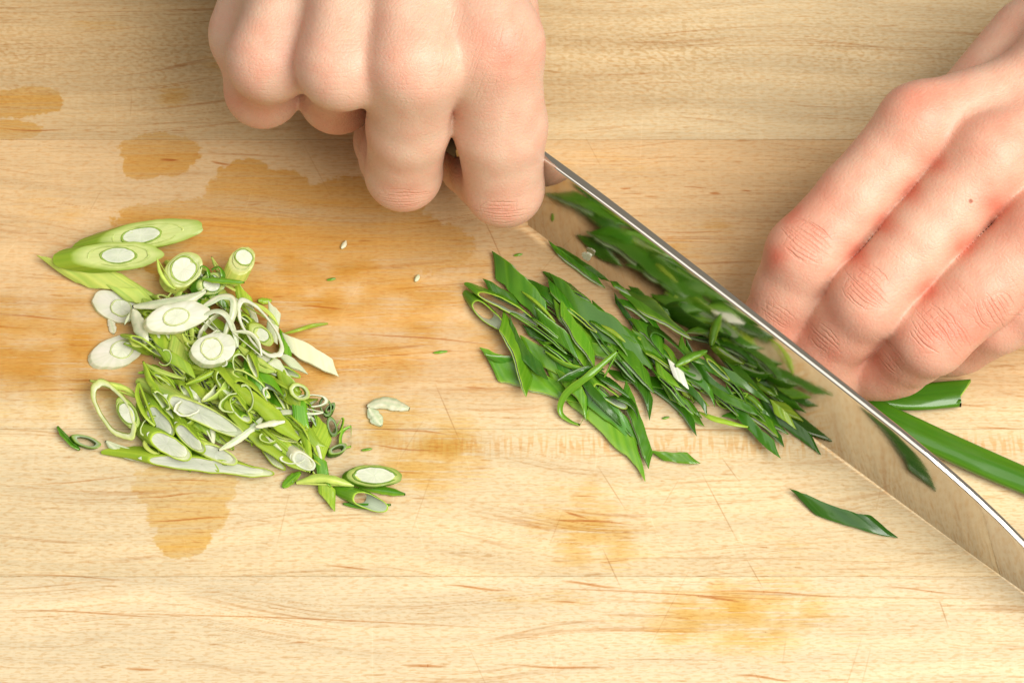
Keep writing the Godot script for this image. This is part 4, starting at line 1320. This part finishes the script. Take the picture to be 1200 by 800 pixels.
	put_strand([Vector3(-40, 1.5, 24), Vector3(-38.1, 2, 23), Vector3(-37.4, 2, 20.3), Vector3(-37.8, 2, 19.9)], 1.4, "grass", "green curl joined below the small dark rings", "", 70, 75, 0.5)
	put_strand([Vector3(-35.7, 1, 21.3), Vector3(-37.4, 1.2, 22.7), Vector3(-37.9, 1.2, 24.9), Vector3(-37.3, 1, 26.5), Vector3(-35.6, 0.8, 26.2)], 1.3, "grass", "hooked green curl right of the small dark rings", "", 70, 75, 0.5)
	put_loop(Vector3(-41, 1.5, 28.8), Vector3(-36.9, 1.5, 27.1), 2.2, 0.62, 1.4, 0, "grass", "flat green ring below the hooked curl")
	# fill: what lies jumbled underneath and between
	for k in 120:
		var c: Array = HEAP_PALE[k % HEAP_PALE.size()]
		var lvl := rng.randf()
		var p := Vector3(c[0] + rng.randf_range(-4.0, 4.0), 0.9 + lvl * c[2] * 1.25, c[1] + rng.randf_range(-4.0, 4.0))
		var a := deg_to_rad(rng.randf_range(25, 60)) if rng.randf() < 0.85 else rng.randf_range(0, PI)
		var d := Vector3(cos(a), 0, sin(a)) * rng.randf_range(4, 8)
		d.y = rng.randf_range(-0.8, 0.8)
		var shade: String = ["lime", "lime", "lime", "pale", "pale", "lime", "grass"][rng.randi() % 7]
		put_leaf(p - d, p + d, rng.randf_range(1.6, 3.4), rng.randf_range(1.0, 3.2), rng.randf_range(-25, 25) if rng.randf() < 0.5 else rng.randf_range(35, 65), shade, "%s slice jumbled %s the pale heap, %s" % [{"lime": "light green", "pale": "pale yellow green", "grass": "mid green"}[shade], "on top of" if lvl > 0.6 else "deep inside", "upper half" if p.z < 8 else "lower left" if p.x < -76 else "lower right"], G, rng.randf_range(20, 32), rng.randf_range(-1.6, 1.6), rng.randf_range(-0.3, 1.3))

	# rings that slipped apart: thin open arcs on top
	for k in 22:
		var c: Array = HEAP_PALE[(k * 5 + 3) % HEAP_PALE.size()]
		var p := Vector3(c[0] + rng.randf_range(-4, 4), 2.0 + c[2] * rng.randf_range(1.0, 1.5), c[1] + rng.randf_range(-4, 4))
		var a := rng.randf_range(0, PI)
		var d := Vector3(cos(a), 0, sin(a)) * rng.randf_range(2.2, 4.6)
		d.y = rng.randf_range(-0.9, 0.9)
		var from := rng.randf()
		var pale := p.z < 4 or rng.randf() < 0.3
		put_loop(p - d, p + d, d.length() * rng.randf_range(0.8, 1.3), 0.82, rng.randf_range(0.8, 1.5), rng.randf_range(-20, 25), "white" if pale else "lime", "open thin %s ring arc slipped apart on the pale heap, %s" % ["white" if pale else "light green", "upper half" if p.z < 8 else "lower half"], "slipped ring arcs on the pale heap", from, from + rng.randf_range(0.4, 0.8))
	# fine shreds tangled through the heap
	for k in 64:
		var c: Array = HEAP_PALE[(k * 7) % HEAP_PALE.size()]
		var p := Vector3(c[0] + rng.randf_range(-4.5, 4.5), 1.5 + c[2] * rng.randf_range(0.7, 1.5), c[1] + rng.randf_range(-4.5, 4.5))
		var a := deg_to_rad(rng.randf_range(10, 70)) if rng.randf() < 0.75 else rng.randf_range(0, PI)
		var d := Vector3(cos(a), 0, sin(a)) * rng.randf_range(2.5, 6.5)
		var e := Vector3(-d.z, 0, d.x).normalized() * rng.randf_range(-2.2, 2.2)
		var sh: String = ["lime", "pale", "pale", "white", "white" if p.z < 6 else "lime", "lime"][rng.randi() % 6]
		put_strand([p - d + Vector3(0, rng.randf_range(-1.2, 0.2), 0), p - d * 0.3 + e, p + d * 0.4 + e * 0.8, p + d + Vector3(0, rng.randf_range(-1.2, 0.2), 0)], rng.randf_range(0.7, 1.9), sh, "fine %s shred tangled in the pale heap, %s" % [{"lime": "light green", "pale": "yellow green", "white": "white", "grass": "mid green"}[sh], "upper half" if p.z < 8 else "lower left" if p.x < -76 else "lower right"], "fine shreds in the left heap", rng.randf_range(-50, 50), rng.randf_range(-50, 50), 0.45)

const HEAP_PALE := [[-80.8, -1.1, 3], [-76.7, 4.3, 4], [-71.7, 8.5, 5], [-66.7, 12.7, 5], [-60.8, 16.9, 5], [-56.8, 21.1, 4], [-51, 25.2, 3], [-63.2, 6.4, 6], [-57.3, 10.6, 5], [-51.3, 15.9, 3.5], [-74.3, 13.8, 3], [-68.3, 19, 2.5], [-47.4, 21.1, 2.5], [-46.2, 28.3, 1.5], [-76, -1.1, 4], [-59.6, 0, 4], [-69.3, -2.1, 4], [-53.4, 10.6, 4], [-77.6, 22.1, 1.5], [-69, 24.2, 1.2], [-74.7, -11.9, 2.5], [-67.8, -10.8, 3.5]]

func loose_pieces() -> void:
	put_leaf(Vector3(30.7, 1, 28.3), Vector3(41.2, 1, 29.2), 2.6, 1.4, 22, "grass", "lone short green slice just below the dark heap, slit at its right end", "", 30)
	put_leaf(Vector3(61.2, 1.2, 38.8), Vector3(83.4, 1, 46.4), 3.6, 1.4, 15, "dark", "long lone dark green slice in front of the blade", "", 20, -0.8)
	put_strand([Vector3(-31.9, 0.8, 16.9), Vector3(-30.1, 0.8, 19.4), Vector3(-29, 0.5, 21.1)], 3.0, "white", "left prong of the white claw shaped shred", "", 0, 0, 0.8)
	put_strand([Vector3(-32.3, 0.8, 16.4), Vector3(-28.9, 1, 15.5), Vector3(-25.8, 0.8, 16), Vector3(-22.8, 0.4, 16.9)], 3.0, "white", "white claw shaped shred alone on the board between the heaps", "", 0, 10, 0.9)
	put_strand([Vector3(-100.8, 1, 21.5), Vector3(-99.2, 1.4, 23.8), Vector3(-97.2, 1.2, 26), Vector3(-95.5, 0.8, 27)], 1.7, "green", "dark green crescent curl lying left of the lower fan", "", 60, 60, 0.6)
	put_loop(Vector3(-97.8, 1, 24.2), Vector3(-91.2, 0.8, 26.4), 2.6, 0.62, 1.4, 4, "grass", "small twisted green ring beside the crescent curl")
	for e in [[-16.1, 2.8, 1.6], [-32.1, 26.7, 1.2], [-41.2, -15.6, 1.0], [34.2, 19, 0.8], [1.4, -21.9, 1.0]]:
		put_strand([Vector3(e[0] - e[2], 0.3, e[1] + 0.2), Vector3(e[0], 0.4, e[1]), Vector3(e[0] + e[2], 0.3, e[1] - 0.2)], 0.7, "grass", "tiny green crumb alone on the bare board", "green crumbs on the bare board", 0, 0, 0.4)
	for e in [[-38.5, -24.4, 1.0], [-21.6, -15.8, 0.8]]:
		put_strand([Vector3(e[0] - e[2] * 0.6, 0.4, e[1] + e[2]), Vector3(e[0], 0.6, e[1]), Vector3(e[0] + e[2] * 0.4, 0.4, e[1] - e[2])], 1.1, "white", "tiny whitish crumb alone on the board above the middle", "whitish crumbs on the bare board", 0, 0, 0.6)
	# the two uncut leaves under the fingertips
	put_stalk([Vector3(64.7, 2.4, 9.6), Vector3(73.1, 2.4, 12.2), Vector3(87.2, 2.4, 14.9), Vector3(100.2, 2.2, 14)], 6.4, 2.6, "shorter uncut green leaf under the fingertips with a blunt cut end")
	put_stalk([Vector3(62, 3, 5.7), Vector3(75.7, 3, 15.8), Vector3(86.7, 2.8, 22.3), Vector3(99.5, 2.6, 28.8), Vector3(112.1, 2.4, 34.9), Vector3(151.2, 2.4, 53.5)], 6.3, 3.0, "long uncut green leaf running out of the picture on the right")
	# a white fleck sticking to the blade
	var h := Vector3(17.2, 11, -16.4)
	var o := part("scallion_fleck", layer_mesh(2.0, 1.1, 0.0, 0.4, 0.0, WHITE, WHITE, WHITE, 0.25), pale_mat, self)
	var n := Vector3(-0.639, 0, 0.769)
	h += n * (-blade_side(h) * -1.0 + 0.9)
	var bx := Vector3(0.3, 0.95, 0.2)
	bx = (bx - n * bx.dot(n)).normalized()
	o.transform = Transform3D(Basis(bx, n, bx.cross(n)), h * MM)
	tag(o, "small white fleck sticking to the blade near the fist", "scallion fleck")
